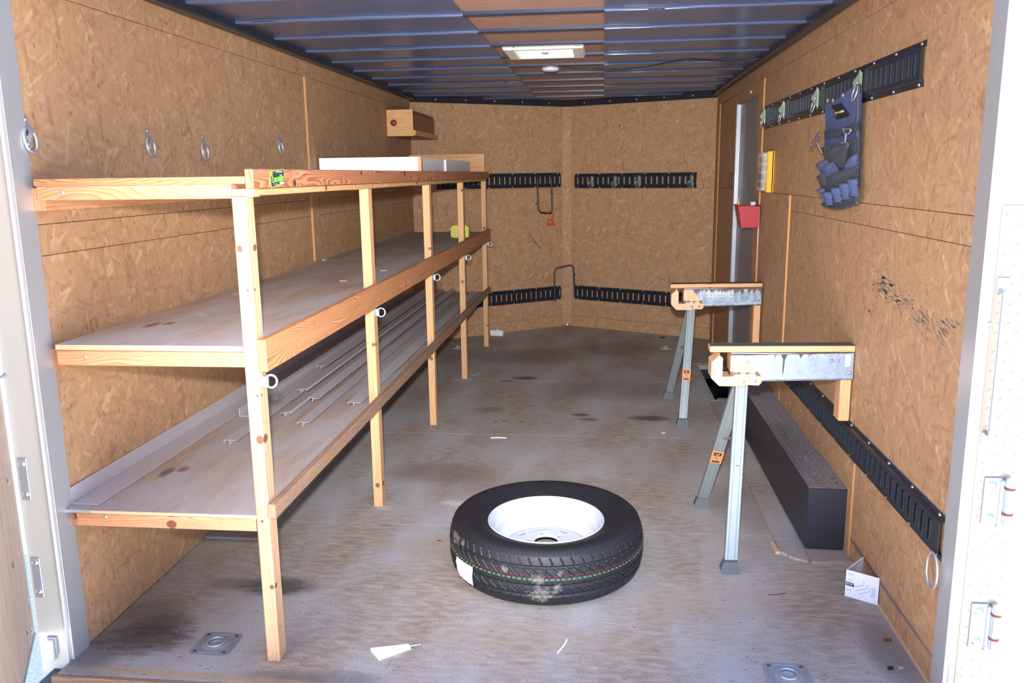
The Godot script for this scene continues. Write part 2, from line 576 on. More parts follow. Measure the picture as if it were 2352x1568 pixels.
	mat("plate_paint_worn", Color.WHITE, 0.5, 0.35, chipped_image(512, 128, 28, rgb(112, 126, 142), rgb(158, 170, 180), 0.17, 0.11))
	mat("orange_paint", Color.WHITE, 0.45, 0.0, chipped_image(256, 128, 4, rgb(222, 164, 116), rgb(228, 176, 134), 0.03, 0.02))
	# gravel
	var g := noise_bytes(512, 512, 0.09, 70, 4)
	var gi := Image.create(512, 512, false, Image.FORMAT_RGB8)
	for i in 512 * 512:
		var q := g[i] / 255.0
		gi.set_pixel(i % 512, i / 512, Color(0.74, 0.73, 0.71).lerp(Color(0.9, 0.89, 0.87), q))
	mat("gravel", Color.WHITE, 0.9, 0.0, gi, 1.2, 1.2)


func make_materials() -> void:
	mat("black_paint", rgb(36, 40, 50), 0.34, 0.0)
	mat("grime", rgb(84, 80, 80), 0.8)
	mat("black_box", rgb(40, 42, 50), 0.42)
	mat("bow_paint", rgb(40, 48, 68), 0.26, 0.25)
	mat("liner_film", rgb(94, 108, 142), 0.26, 0.4)
	mat("zinc", rgb(190, 196, 204), 0.28, 0.6)
	mat("dull_zinc", rgb(164, 170, 178), 0.42, 0.45)
	mat("gold_zinc", rgb(126, 138, 116), 0.32, 0.5)
	mat("screw_steel", rgb(214, 218, 222), 0.25, 0.9)
	mat("white_paint", rgb(204, 202, 192), 0.5)
	mat("aluminium", rgb(206, 208, 210), 0.36, 0.6)
	mat("trim_alu", rgb(196, 190, 192), 0.5, 0.25)
	mat("grey_leg", rgb(142, 152, 152), 0.42, 0.3)
	mat("rubber_foot", rgb(96, 102, 106), 0.75)
	mat("tyre_rubber", Color.WHITE, 0.55).vertex_color_use_as_albedo = true
	mat("rim_white", rgb(200, 204, 214), 0.22)
	mat("paper", rgb(244, 245, 250), 0.7)
	mat("ink_black", rgb(46, 50, 60), 0.6)
	mat("ink_blue", rgb(190, 198, 222), 0.7)
	mat("navy_cloth", rgb(78, 92, 134), 0.9)
	mat("dark_cloth", rgb(66, 70, 80), 0.9)
	mat("patch_black", rgb(28, 32, 42), 0.7)
	mat("thread_gold", rgb(206, 166, 92), 0.6)
	mat("thread_white", rgb(226, 226, 224), 0.6)
	mat("yellow_plastic", rgb(238, 172, 28), 0.4)
	mat("lemon_plastic", rgb(206, 200, 74), 0.4)
	mat("red_plastic", rgb(172, 50, 58), 0.4)
	mat("orange_plastic", rgb(214, 74, 46), 0.45)
	mat("label_orange", rgb(220, 142, 84), 0.55)
	mat("door_grey", rgb(140, 136, 138), 0.55)
	mat("white_laminate", rgb(228, 232, 238), 0.4)
	mat("vent_plastic", rgb(232, 228, 212), 0.5)
	mat("knob_wood", rgb(116, 58, 46), 0.35)
	mat("sticker_green", rgb(128, 206, 62), 0.45)
	mat("rust_mark", rgb(112, 66, 48), 0.8)
	mat("scuff", rgb(122, 106, 98), 0.85)
	mat("chain_steel", rgb(126, 126, 130), 0.4, 0.5)
	mat("leaf_brown", rgb(120, 72, 44), 0.8)
	mat("leaf_black", rgb(44, 40, 40), 0.8)
	mat("chip_wood", rgb(206, 176, 140), 0.8)
	mat("chip_pink", rgb(206, 150, 140), 0.8)
	var clear := mat("clear_plastic", Color(0.92, 0.92, 0.9, 0.28), 0.12)
	clear.transparency = BaseMaterial3D.TRANSPARENCY_ALPHA
	var dome := mat("dome_lens", Color(0.95, 0.94, 0.95, 0.75), 0.2)
	dome.transparency = BaseMaterial3D.TRANSPARENCY_ALPHA
	var lid := mat("vent_lid", rgb(236, 240, 226), 0.5)
	lid.backlight_enabled = true
	lid.backlight = rgb(236, 240, 226)
	var tread := mat("tread_plate", rgb(164, 154, 138), 0.42, 0.2)
	tread.metallic_specular = 0.5


# ------------------------------------------------------------------ the scene
func _ready() -> void:
	# camera
	var cam := Camera3D.new()
	cam.name = "camera"
	cam.fov = 44.583
	cam.position = Vector3(0, 1.385, 0)
	cam.rotation = Vector3(-0.197914, 0.109629, -0.013415)
	cam.near = 0.05
	cam.far = 200.0
	cam.current = true
	add_child(cam)
	# sky and exposure
	var env := Environment.new()
	var sky := Sky.new()
	var sm := ProceduralSkyMaterial.new()
	sm.sky_top_color = Color(0.50, 0.62, 0.84)
	sm.sky_horizon_color = Color(0.86, 0.90, 0.95)
	sm.ground_bottom_color = Color(0.62, 0.61, 0.60)
	sm.ground_horizon_color = Color(0.72, 0.74, 0.76)
	sm.sun_angle_max = 8.0
	sky.sky_material = sm
	env.background_mode = Environment.BG_SKY
	env.sky = sky
	env.background_energy_multiplier = 2.6
	env.tonemap_mode = Environment.TONE_MAPPER_LINEAR
	env.tonemap_exposure = 1.4
	env.sdfgi_enabled = true
	env.ssao_enabled = true
	env.ssil_enabled = true
	var we := WorldEnvironment.new()
	we.name = "world"
	we.environment = env
	add_child(we)
	# sun: high, from ahead and to the right of the trailer, so that the doorway is in shade and the ground beside it is not
	var sun := DirectionalLight3D.new()
	sun.name = "sun"
	sun.light_energy = 7.5
	sun.light_color = Color(1.0, 0.97, 0.94)
	sun.light_angular_distance = 0.53
	sun.shadow_enabled = true
	sun.look_at_from_position(Vector3(3.0, 5.5, -2.2), Vector3.ZERO)
	add_child(sun)
	# the photographer's flash, just above the lens: its shadows fall close below the shelf rails and the sawhorse beams
	var flash := SpotLight3D.new()
	flash.name = "camera_flash"
	flash.position = Vector3(-0.01, 1.52, 0.02)
	flash.rotation = Vector3(-0.16, 0.109629, 0)
	flash.spot_angle = 31.0
	flash.spot_angle_attenuation = 1.0
	flash.spot_range = 30.0
	flash.spot_attenuation = 2.0
	flash.light_energy = 18.0
	flash.light_color = Color(0.98, 0.985, 1.0)
	flash.light_size = 0.03
	flash.shadow_enabled = true
	add_child(flash)

	make_textures()
	make_materials()
	build_ground()
	build_floor()
	build_walls()
	build_roof()
	build_rear_frame()
	build_side_door()
	build_shelf()
	build_wheel()
	build_wheel_boxes()
	build_sawhorses()
	build_tracks()
	build_apron()
	build_wall_things()
	build_shelf_things()
	build_roof_things()
	build_floor_things()


# limits of the inside across the trailer at depth z
func left_at(z: float) -> float:
	return XL if z > ZCL else lerpf(XL, XC, (z - ZCL) / (ZA - ZCL))


func right_at(z: float) -> float:
	return XR if z > ZCR else lerpf(XR, XC, (z - ZCR) / (ZA - ZCR))


func build_ground() -> void:
	var b := MB.new()
	b.span(-40, 40, GROUND - 0.2, GROUND, -40, 40, 0.0)
	var o := put(b, "ground", M.gravel, self)
	o.set_meta("kind", "structure")
	o.set_meta("label", "pale sunlit gravel yard around the trailer")


# plywood panels; the map lies over the whole floor
func floor_panel(parent: Node3D, outline: Array) -> void:
	var b := MB.new()
	var pts := []
	for p in outline:
		pts.append(Vector2(p[0], -p[1]))
	b.prism(pts, 0.03, Transform3D(Basis(Vector3(1, 0, 0), Vector3(0, 0, -1), Vector3(0, 1, 0)), Vector3(0, -0.03, 0)))
	for i in b.v.size():
		b.t[i] = Vector2((b.v[i].x + 1.56) / 2.48, (b.v[i].z + 7.72) / 5.72)
	put(b, "plywood_panel", M.floor_ply, parent)


func build_floor() -> void:
	var f := setting("floor", "dusty worn plywood trailer floor")
	var g := 0.0012
	# the step well by the side door is left open: x 0.70 to 0.9, z -6.04 to -5.1
	var cuts := [-2.0, -3.10, -4.305, -5.52, -6.74]
	for i in 4:
		var z0: float = cuts[i] - g
		var z1: float = cuts[i + 1] + g
		if i == 2:
			floor_panel(f, [[XL, z0], [XR, z0], [XR, -5.1], [0.70, -5.1], [0.70, z1], [XL, z1]])
		elif i == 3:
			floor_panel(f, [[XL, z0], [0.70, z0], [0.70, -6.04], [XR, -6.04], [XR, z1], [XL, z1]])
		else:
			floor_panel(f, [[XL, z0], [XR, z0], [XR, z1], [XL, z1]])
	floor_panel(f, [[XL, -6.74 - g], [XR, -6.74 - g], [XR, ZCR], [XC, ZA], [XL, ZCL]])
	var b := MB.new()
	b.span(XL - 0.06, XR + 0.06, -0.14, -0.032, -7.7, -2.0, 0.0)
	# leave the step well as a pit below: the frame stops short of it
	b = MB.new()
	b.span(XL - 0.06, 0.70, -0.16, -0.032, -7.7, -2.0, 0.0)
	b.span(0.70, XR + 0.06, -0.16, -0.032, -5.1, -2.0, 0.0)
	b.span(0.70, XR + 0.06, -0.16, -0.032, -7.2, -6.04, 0.0)
	b.span(0.69, XR + 0.06, -0.26, -0.22, -6.05, -5.09, 0.0)
	b.span(0.69, 0.70, -0.22, -0.032, -6.05, -5.09, 0.0)
	b.span(XR + 0.03, XR + 0.06, -0.24, 0.0, -6.05, -5.09, 0.0)
	b.span(0.69, XR + 0.06, -0.24, -0.10, -5.1, -5.08, 0.0)
	b.span(0.69, XR + 0.06, -0.24, -0.10, -6.06, -6.04, 0.0)
	put(b, "subframe", M.black_paint, f)
	b = MB.new()
	b.off = Vector2(0.1, 0.1)
	b.span(XL - 0.01, XR + 0.01, -0.032, -0.001, -2.0, -1.985, 0.002)
	put(b, "edge_strip", M.old_board, f, "worn bare wooden edge of the floor at the doorway")
	b = MB.new()
	b.span(XL - 0.03, XR + 0.03, -0.06, -0.03, -1.984, -1.86, 0.003)
	put(b, "door_sill", M.black_box, f, "black sill beyond the wooden floor edge")
	# aluminium nosing round the step well
	var well := thing("step_well_frame", "bright aluminium edging round the step well at the side door", "edging", Vector3(0.70, 0, -5.57))
	for z in [0.497, -0.512]:
		b = MB.new()
		b.span(-0.035, 0.11, 0.0, 0.003, z - 0.004, z + 0.004, 0.001)
		put(b, "edge_strip", M.zinc, well)
	for z in [0.43, -0.435]:
		b = MB.new()
		b.span(0.02, 0.19, -0.012, -0.002, z - 0.004, z + 0.004, 0.001)
		put(b, "inner_strip", M.zinc, well)
	# thin boards trimming the wheel boxes
	var t := setting("trim_1", "thin plywood skirt on the floor round the right wheel box")
	b = MB.new()
	b.prism([Vector2(0.66, 5.0), Vector2(0.66, 2.95), Vector2(0.70, 2.90), Vector2(0.752, 2.872), Vector2(0.752, 5.0)], 0.009, Transform3D(Basis(Vector3(1, 0, 0), Vector3(0, 0, -1), Vector3(0, 1, 0)), Vector3(0, 0.0005, 0)))
	b.prism([Vector2(0.754, 2.97), Vector2(0.754, 2.872), Vector2(0.899, 2.885), Vector2(0.899, 2.97)], 0.009, Transform3D(Basis(Vector3(1, 0, 0), Vector3(0, 0, -1), Vector3(0, 1, 0)), Vector3(0, 0.0005, 0)))
	for i in b.v.size():
		b.t[i] = Vector2((b.v[i].x + 1.3) / 2.48, (b.v[i].z + 7.2) / 5.72)
	put(b, "skirt_board", M.floor_ply, t)
	t = setting("trim_2", "thin plywood skirt on the floor round the left wheel box")
	b = MB.new()
	b.prism([Vector2(-1.543, 2.97), Vector2(-1.543, 2.905), Vector2(-1.325, 2.905), Vector2(-1.325, 5.0), Vector2(-1.40, 5.0), Vector2(-1.40, 2.97)], 0.009, Transform3D(Basis(Vector3(1, 0, 0), Vector3(0, 0, -1), Vector3(0, 1, 0)), Vector3(0, 0.0005, 0)))
	for i in b.v.size():
		b.t[i] = Vector2((b.v[i].x + 1.9) / 2.48, (b.v[i].z + 7.3) / 5.72)
	put(b, "skirt_board", M.floor_ply, t)


func panel(parent: Node3D, m: Material, a: Vector2, c: Vector2, y0: float, y1: float, thick: float, side: float, shift: Vector2, called := "osb_panel") -> void:
	# an upright panel whose inner face runs from a to c (x, z); it is built away from the room
	var d := (c - a)
	var len := d.length()
	d /= len
	var out := Vector2(-d.y, d.x) * side
	var b := MB.new()
	var mid := (a + c) / 2.0 + out * thick / 2.0
	var basis := Basis(Vector3(d.x, 0, d.y), Vector3.UP, Vector3(d.x, 0, d.y).cross(Vector3.UP))
	b.box(Vector3(mid.x, (y0 + y1) / 2.0, mid.y), Vector3(len - 0.0016, y1 - y0 - 0.0016, thick), 0.0012, basis)
	for i in b.v.size():
		var p := Vector2(b.v[i].x, b.v[i].z)
		b.t[i] = Vector2((p - a).dot(d), b.v[i].y) + shift
	put(b, called, m, parent)


func build_walls() -> void:
	var w := setting("wall_left", "left wall of reddish brown strand board panels")
	var cuts := [ZB, -4.34, ZCL]
	for i in 2:
		var a := Vector2(XL, cuts[i])
		var c := Vector2(XL, cuts[i + 1])
		panel(w, M.osb, a, c, 0.0, 1.18, 0.011, -1.0, Vector2(0.3 * i, 0.0))
		panel(w, M.osb, a, c, 1.18, 1.266, 0.011, -1.0, Vector2(0.9 + 0.3 * i, 0.4))
		panel(w, M.osb, a, c, 1.266, 1.896, 0.011, -1.0, Vector2(0.5 + 0.5 * i, 0.9))
	panel(w, M.osb, Vector2(XL, ZB), Vector2(XL, -3.635), 1.896, 1.985, 0.011, -1.0, Vector2(0.2, 0.3))
	panel(w, M.osb, Vector2(XL, -3.635), Vector2(XL, ZCL), 1.896, 1.985, 0.011, -1.0, Vector2(0.8, 1.7))
	panel(w, M.osb, Vector2(XL - 0.012, -2.1), Vector2(XL - 0.012, ZCL - 0.1), -0.15, 2.05, 0.01, -1.0, Vector2.ZERO, "backing")
	panel(w, M.white_paint, Vector2(XL - 0.024, -2.1), Vector2(XL - 0.024, ZCL - 0.05), -0.4, 2.1, 0.03, -1.0, Vector2.ZERO, "outer_skin")
	var t := setting("trim_3", "narrow strand board batten on the left wall above the shelf")
	var b := MB.new()
	b.off = Vector2(0.3, 0.2)
	b.span(XL, XL + 0.009, 0.94, 1.896, -4.45, -4.345)
	put(b, "batten", M.osb, t)
	b = MB.new()
	b.span(XL + 0.0005, XL + 0.0087, 0.94, 1.8955, -4.3448, -4.3436, 0.0)
	put(b, "sawn_edge", M.osb_edge, t)

	w = setting("wall_right", "right wall of golden brown strand board panels")
	# the opening of the side door: z -5.98 to -5.14, up to 1.835
	panel(w, M.osb, Vector2(XR, ZB), Vector2(XR, -4.19), 0.0, 1.196, 0.011, 1.0, Vector2(0.4, 0.5))
	panel(w, M.osb, Vector2(XR, -4.19), Vector2(XR, -5.14), 0.0, 1.27, 0.011, 1.0, Vector2(1.1, 0.2))
	panel(w, M.osb, Vector2(XR, ZB), Vector2(XR, -4.19), 1.196, 1.271, 0.011, 1.0, Vector2(0.7, 0.6))
	panel(w, M.osb, Vector2(XR, ZB), Vector2(XR, -5.14), 1.271, 1.9, 0.011, 1.0, Vector2(0.2, 1.2))
	panel(w, M.osb, Vector2(XR, ZB), Vector2(XR, -3.04), 1.9, 1.985, 0.011, 1.0, Vector2(1.2, 0.1))
	panel(w, M.osb, Vector2(XR, -3.04), Vector2(XR, ZCR), 1.9, 1.985, 0.011, 1.0, Vector2(0.1, 0.8))
	panel(w, M.osb, Vector2(XR, -6.0), Vector2(XR, -6.80), 1.265, 1.893, 0.011, 1.0, Vector2(0.5, 0.3))
	panel(w, M.osb, Vector2(XR, -6.0), Vector2(XR, -6.80), 0.0, 1.265, 0.011, 1.0, Vector2(1.5, 0.9))
	panel(w, M.osb, Vector2(XR, -6.80), Vector2(XR, ZCR), 0.0, 1.9, 0.011, 1.0, Vector2(1.9, 0.2), "corner_strip")
	panel(w, M.osb, Vector2(XR, -5.14), Vector2(XR, -6.0), 1.835, 1.9, 0.011, 1.0, Vector2(0.3, 1.9), "header")
	for s in [[-2.1, -5.14, -0.15, 2.05], [-6.0, ZCR - 0.1, -0.15, 2.05], [-5.14, -6.0, 1.85, 2.05]]:
		panel(w, M.osb, Vector2(XR + 0.012, s[0]), Vector2(XR + 0.012, s[1]), s[2], s[3], 0.01, 1.0, Vector2.ZERO, "backing")
		panel(w, M.white_paint, Vector2(XR + 0.024, s[0]), Vector2(XR + 0.024, s[1]), s[2] - (0.25 if s[2] < 0 else 0.0), 2.1, 0.03, 1.0, Vector2.ZERO, "outer_skin")
	# battens and patches on the right wall
	var n := 4
	for s in [[-5.13, -4.985, 0.0, 1.895, "strand board batten beside the side door"], [-4.33, -4.19, 0.0, 1.271, "low strand board batten between door and sawhorse"], [-6.82, -6.79, 0.0, 1.893, "narrow strip between side door and nose corner"]]:
		t = setting("trim_%d" % n, s[4])
		n += 1
		b = MB.new()
		b.off = Vector2(0.2 + s[0], 0.1)
		b.span(XR - 0.009, XR, s[2], s[3], s[0], s[1])
		put(b, "batten", M.osb, t)
		b = MB.new()
		b.span(XR - 0.0087, XR - 0.0005, s[2], s[3] - 0.0005, s[1] + 0.0002, s[1] + 0.0014, 0.0)
		put(b, "sawn_edge", M.osb_edge, t)
	t = setting("trim_%d" % n, "strand board patch behind the wheel box")
	n += 1
	b = MB.new()
	b.off = Vector2(0.8, 0.4)
	b.span(XR - 0.007, XR, 0.0, 0.362, -4.19, -2.93)
	put(b, "patch_panel", M.osb, t)
	b = MB.new()
	b.span(XR - 0.0068, XR - 0.0005, 0.0, 0.36, -2.9299, -2.9285, 0.0)
	put(b, "sawn_edge", M.osb_edge, t)
	# the pale gap line along the foot of the right wall
	t = setting("baseboard_right", "pale sawn strip along the foot of the right wall")
	b = MB.new()
	b.span(XR - 0.006, XR - 0.0005, 0.0, 0.006, -2.93, ZB, 0.0)
	put(b, "strip", M.chip_wood, t)

	w = setting("wall_front", "strand board nose wall left of the middle batten")
	var A := Vector2(XL, ZCL)
	var T := Vector2(XC, ZA)
	panel(w, M.osb, A, T, 0.0, 0.095, 0.011, -1.0, Vector2(0.9, 0.2))
	panel(w, M.osb, A, T, 0.095, 1.255, 0.011, -1.0, Vector2(0.1, 0.7))
	panel(w, M.osb, A, T, 1.255, 1.985, 0.011, -1.0, Vector2(0.6, 0.1))
	panel(w, M.osb, A + Vector2(-0.05, 0), T + Vector2(0, -0.0125), -0.15, 2.05, 0.03, -1.0, Vector2.ZERO, "backing")
	w = setting("wall_nose", "strand board nose wall right of the middle batten")
	var B := Vector2(XR, ZCR)
	panel(w, M.osb, T, B, 0.0, 0.095, 0.011, -1.0, Vector2(1.3, 1.2))
	panel(w, M.osb, T, B, 0.095, 1.255, 0.011, -1.0, Vector2(1.0, 0.3))
	panel(w, M.osb, T, B, 1.255, 1.985, 0.011, -1.0, Vector2(0.3, 1.0))
	panel(w, M.osb, T + Vector2(0, -0.0125), B + Vector2(0.05, 0), -0.15, 2.05, 0.03, -1.0, Vector2.ZERO, "backing")
	t = setting("trim_%d" % n, "pale upright batten covering the joint of the nose walls")
	b = MB.new()
	b.off = Vector2(0.4, 0.3)
	b.span(XC - 0.042, XC + 0.042, 0.02, 1.978, ZA + 0.019, ZA + 0.031)
	put(b, "batten", M.osb, t)
	# scuffs of rubber and tar on the walls, as thin smears
	var sc := setting("trim_%d" % (n + 1), "dark rubber scuffs on the strand board walls")
	# [y, z, spread along z, spread in y, strokes, slant]
	var smears := [[1.02, -2.78, 0.07, 0.018, 60, -0.05], [0.985, -2.66, 0.07, 0.014, 34, -0.1], [1.0, -2.55, 0.05, 0.010, 16, -0.1], [0.965, -2.42, 0.08, 0.016, 34, -0.35], [0.985, -2.25, 0.06, 0.010, 18, -0.2], [0.95, -2.30, 0.05, 0.012, 10, -0.4], [0.916, -2.906, 0.01, 0.004, 4, -0.3]]
	b = MB.new()
	rng.seed = 5
	for s in smears:
		for k in s[4]:
			var y: float = s[0] + rng.randfn(0.0, s[3])
			var z: float = s[1] + rng.randfn(0.0, s[2] * 0.6)
			var long := rng.randf_range(0.006, 0.026)
			var wide := rng.randf_range(0.0012, 0.0042)
			var pts := []
			for q in 9:
				var a := TAU * q / 9.0
				var r := rng.randf_range(0.6, 1.0)
				var along := cos(a) * long * r
				pts.append(Vector2(z + along, y + sin(a) * wide * r + along * float(s[5])))
			b.prism(pts, 0.0003, Transform3D(Basis(Vector3(0, 0, 1), Vector3(0, 1, 0), Vector3(-1, 0, 0)), Vector3(XR, 0, 0)))
	b.span(XR - 0.0095, XR - 0.009, 0.93, 1.03, -4.285, -4.27, 0.0)
	put(b, "scuff", M.scuff, sc).set_meta("kind", "stuff")
	# longer smears: [start, end] in (along the wall, height), width at both ends
	var wall_r := Transform3D(Basis(Vector3(0, 0, 1), Vector3(0, 1, 0), Vector3(-1, 0, 0)), Vector3(XR, 0, 0))
	b = MB.new()
	b.prism([Vector2(-2.925, 0.082), Vector2(-2.87, 0.086), Vector2(-2.6, 0.083), Vector2(-2.35, 0.086), Vector2(-2.155, 0.088), Vector2(-2.155, 0.080), Vector2(-2.35, 0.074), Vector2(-2.6, 0.069), Vector2(-2.86, 0.066), Vector2(-2.93, 0.072)], 0.0003, wall_r)
	put(b, "long_scuff", M.scuff, sc, "long grey scuff low on the right wall")
	var dl := Vector3(T.x - A.x, 0, T.y - A.y).normalized()
	var wall_a := Transform3D(Basis(dl, Vector3.UP, dl.cross(Vector3.UP)), Vector3(A.x, 0, A.y))
	b = MB.new()
	b.prism([Vector2(1.085, 0.895), Vector2(1.10, 0.875), Vector2(1.135, 0.832), Vector2(1.18, 0.775), Vector2(1.225, 0.722), Vector2(1.215, 0.722), Vector2(1.165, 0.772), Vector2(1.118, 0.832), Vector2(1.095, 0.868)], 0.0003, wall_a)
	put(b, "long_scuff", M.scuff, sc, "slanting dark scuff on the left nose wall")
	var dr := Vector3(B.x - T.x, 0, B.y - T.y).normalized()
	var wall_b := Transform3D(Basis(dr, Vector3.UP, dr.cross(Vector3.UP)), Vector3(T.x, 0, T.y))
	for q in [[[1.15, 0.86], [1.24, 0.905], [1.19, 0.872]], [[0.53, 0.955], [0.60, 1.01], [0.56, 0.972]], [[0.60, 0.855], [0.635, 0.862], [0.615, 0.848]]]:
		b = MB.new()
		b.prism([Vector2(q[0][0], q[0][1]), Vector2(q[1][0], q[1][1]), Vector2(q[2][0], q[2][1])], 0.0003, wall_b)
		put(b, "short_scuff", M.scuff, sc)


func build_roof() -> void:
	var c := setting("ceiling", "underside of the trailer roof: tan boards, dark steel bows and dark glossy liner film")
	var b := MB.new()
	var lay := Transform3D(Basis(Vector3(1, 0, 0), Vector3(0, 0, -1), Vector3(0, 1, 0)), Vector3(0, ROOF + 0.10, 0))
	b.prism([Vector2(XL - 0.05, 2.05), Vector2(XR + 0.05, 2.05), Vector2(XR + 0.05, 4.30), Vector2(XL - 0.05, 4.30)], 0.02, lay)
	b.prism([Vector2(XL - 0.05, 4.30), Vector2(-0.50, 4.30), Vector2(-0.50, 4.66), Vector2(XL - 0.05, 4.66)], 0.02, lay)
	b.prism([Vector2(-0.105, 4.30), Vector2(XR + 0.05, 4.30), Vector2(XR + 0.05, 4.66), Vector2(-0.105, 4.66)], 0.02, lay)
	b.prism([Vector2(XL - 0.05, 4.66), Vector2(XR + 0.05, 4.66), Vector2(XR + 0.05, -ZCR + 0.03), Vector2(XC, -ZA + 0.05), Vector2(XL - 0.05, -ZCL + 0.03)], 0.02, lay)
	put(b, "roof_skin", M.white_paint, c)
	# boards between the bows; one bay is open for the roof vent
	var far := -3.47 + 0.41 * 3
	var bows := []
	for i in 14:
		var z := far - 0.41 * i
		if z > -7.5:
			bows.append(z)
	for i in bows.size():
		var z0: float = bows[i] + 0.04 + 0.37
		var z1: float = bows[i] + 0.04
		z0 = minf(z0, -2.06)
		if z1 > -2.06:
			continue
		b = MB.new()
		b.off = Vector2(0.2, 0.13)
		var xl := left_at(z1 - 0.02) + 0.003
		var xr := right_at(z1 - 0.02) - 0.003
		if z1 < -4.6 and z1 > -4.7:
			b.span(xl, -0.50, ROOF + 0.016, ROOF + 0.022, z1 + 0.0, z0, 0.0)
			b.span(-0.11, xr, ROOF + 0.016, ROOF + 0.022, z1 + 0.0, z0, 0.0)
		else:
			b.span(xl, xr, ROOF + 0.016, ROOF + 0.022, z1 - 0.001, z0, 0.0)
		put(b, "roof_board", M.luan, c)
	b = MB.new()
	b.off = Vector2(0.2, 0.13)
	b.prism([Vector2(left_at(-7.16) , 7.16), Vector2(right_at(-7.16), 7.16), Vector2(XC, -ZA)], 0.006, Transform3D(Basis(Vector3(1, 0, 0), Vector3(0, 0, -1), Vector3(0, 1, 0)), Vector3(0, ROOF + 0.016, 0)))
	put(b, "roof_board", M.luan, c)
	for z in bows:
		b = MB.new()
		var mz: float = z + 0.02
		b.span(left_at(mz) + 0.02, right_at(mz) - 0.02, ROOF, ROOF + 0.03, z, z + 0.04, 0.004)
		put(b, "roof_bow", M.bow_paint, c)
	# the vent's trunk through the roof
	b = MB.new()
	b.span(-0.505, -0.49, ROOF + 0.0, ROOF + 0.1, -4.68, -4.30, 0.0)
	b.span(-0.115, -0.10, ROOF + 0.0, ROOF + 0.1, -4.68, -4.30, 0.0)
	put(b, "vent_trunk", M.vent_plastic, c)
	# liner film stretched over the bows, left and right of the bare middle
	var f := FastNoiseLite.new()
	f.seed = 12
	f.frequency = 1.0
	for side in 2:
		var x0 := XL + 0.02 if side == 0 else 0.0
		var x1 := -0.555 if side == 0 else XR - 0.02
		var rows := []
		# depth of each row of the mesh and how far the film has risen there: 0 under a bow, 1 in the bay between two
		var steps := []
		for z: float in bows:
			for q in [[0.055, 1.0], [0.0465, 0.93], [0.0435, 0.6], [0.0415, 0.2], [0.0385, 0.03], [0.034, 0.0], [0.02, 0.0], [0.006, 0.0], [0.0, 0.05], [-0.004, 0.45], [-0.012, 0.85], [-0.03, 1.0], [-0.08, 1.05], [-0.15, 1.0], [-0.22, 0.97], [-0.29, 1.0]]:
				steps.append([z + q[0], q[1], roundf((z - far) / 0.41)])
		for st in steps:
			var z: float = st[0]
			if z > -2.2 or z < -7.36:
				continue
			var rise: float = st[1]
			var num: float = st[2]
			var row := []
			var a := maxf(x0, left_at(z) + 0.02)
			var e := minf(x1, right_at(z) - 0.02)
			for j in 61:
				var x := lerpf(a, maxf(a, e), j / 60.0)
				var slack := 0.0085 + 0.006 * (0.5 + 0.5 * f.get_noise_2d(x * 1.4, num * 7.3 + side * 40.0))
				var ripple := 0.0016 * f.get_noise_2d(x * 3.0, z * 9.0 + side * 9.0) * rise
				var pull := 0.010 * f.get_noise_2d(x * 1.9 + 31.0, num * 3.1 + side * 17.0) * sin(PI * clampf(rise, 0.0, 1.0))
				row.append(Vector3(x, ROOF - 0.0015 + rise * slack + ripple, z + pull))
			rows.append(row)
		b = MB.new()
		b.grid(rows, Vector3.DOWN)
		put(b, "liner_sheet", M.liner_film, c, "blue grey film stretched over the roof bows" if side == 0 else "dark blue glossy film stretched over the roof bows")
	# black angle where roof meets walls
	b = MB.new()
	b.span(XL, XL + 0.055, H - 0.002, ROOF + 0.02, ZCL, -2.1, 0.006)
	put(b, "cove_angle", M.black_paint, c)
	b = MB.new()
	b.span(XR - 0.05, XR, H - 0.002, ROOF + 0.02, ZCR, -2.1, 0.006)
	put(b, "cove_angle", M.black_paint, c)
	for s in [[Vector3(XL, 0, ZCL), Vector3(XC, 0, ZA)], [Vector3(XC, 0, ZA), Vector3(XR, 0, ZCR)]]:
		b = MB.new()
		var d: Vector3 = (s[1] - s[0]).normalized()
		var into := Vector3(-d.z, 0, d.x) * -1.0
		if into.z < 0.0:
			into = -into
		var mid: Vector3 = (s[0] + s[1]) / 2.0 + into * 0.02 + Vector3(0, H + 0.012, 0)
		b.box(mid, Vector3((s[1] - s[0]).length(), 0.05, 0.04), 0.004, Basis(d, Vector3.UP, d.cross(Vector3.UP)))
		put(b, "nose_angle", M.black_paint, c)
		for k in 5:
			var p: Vector3 = (s[0] as Vector3).lerp(s[1], 0.14 + 0.18 * k) + into * 0.041 + Vector3(0, H + 0.012, 0)
			b = MB.new()
			b.lathe([Vector2(0.0, 0.004), Vector2(0.005, 0.003), Vector2(0.007, 0.0)], 10, Transform3D(Basis(Quaternion(Vector3.UP, into)), p))
			put(b, "bolt_head", M.dull_zinc, c)


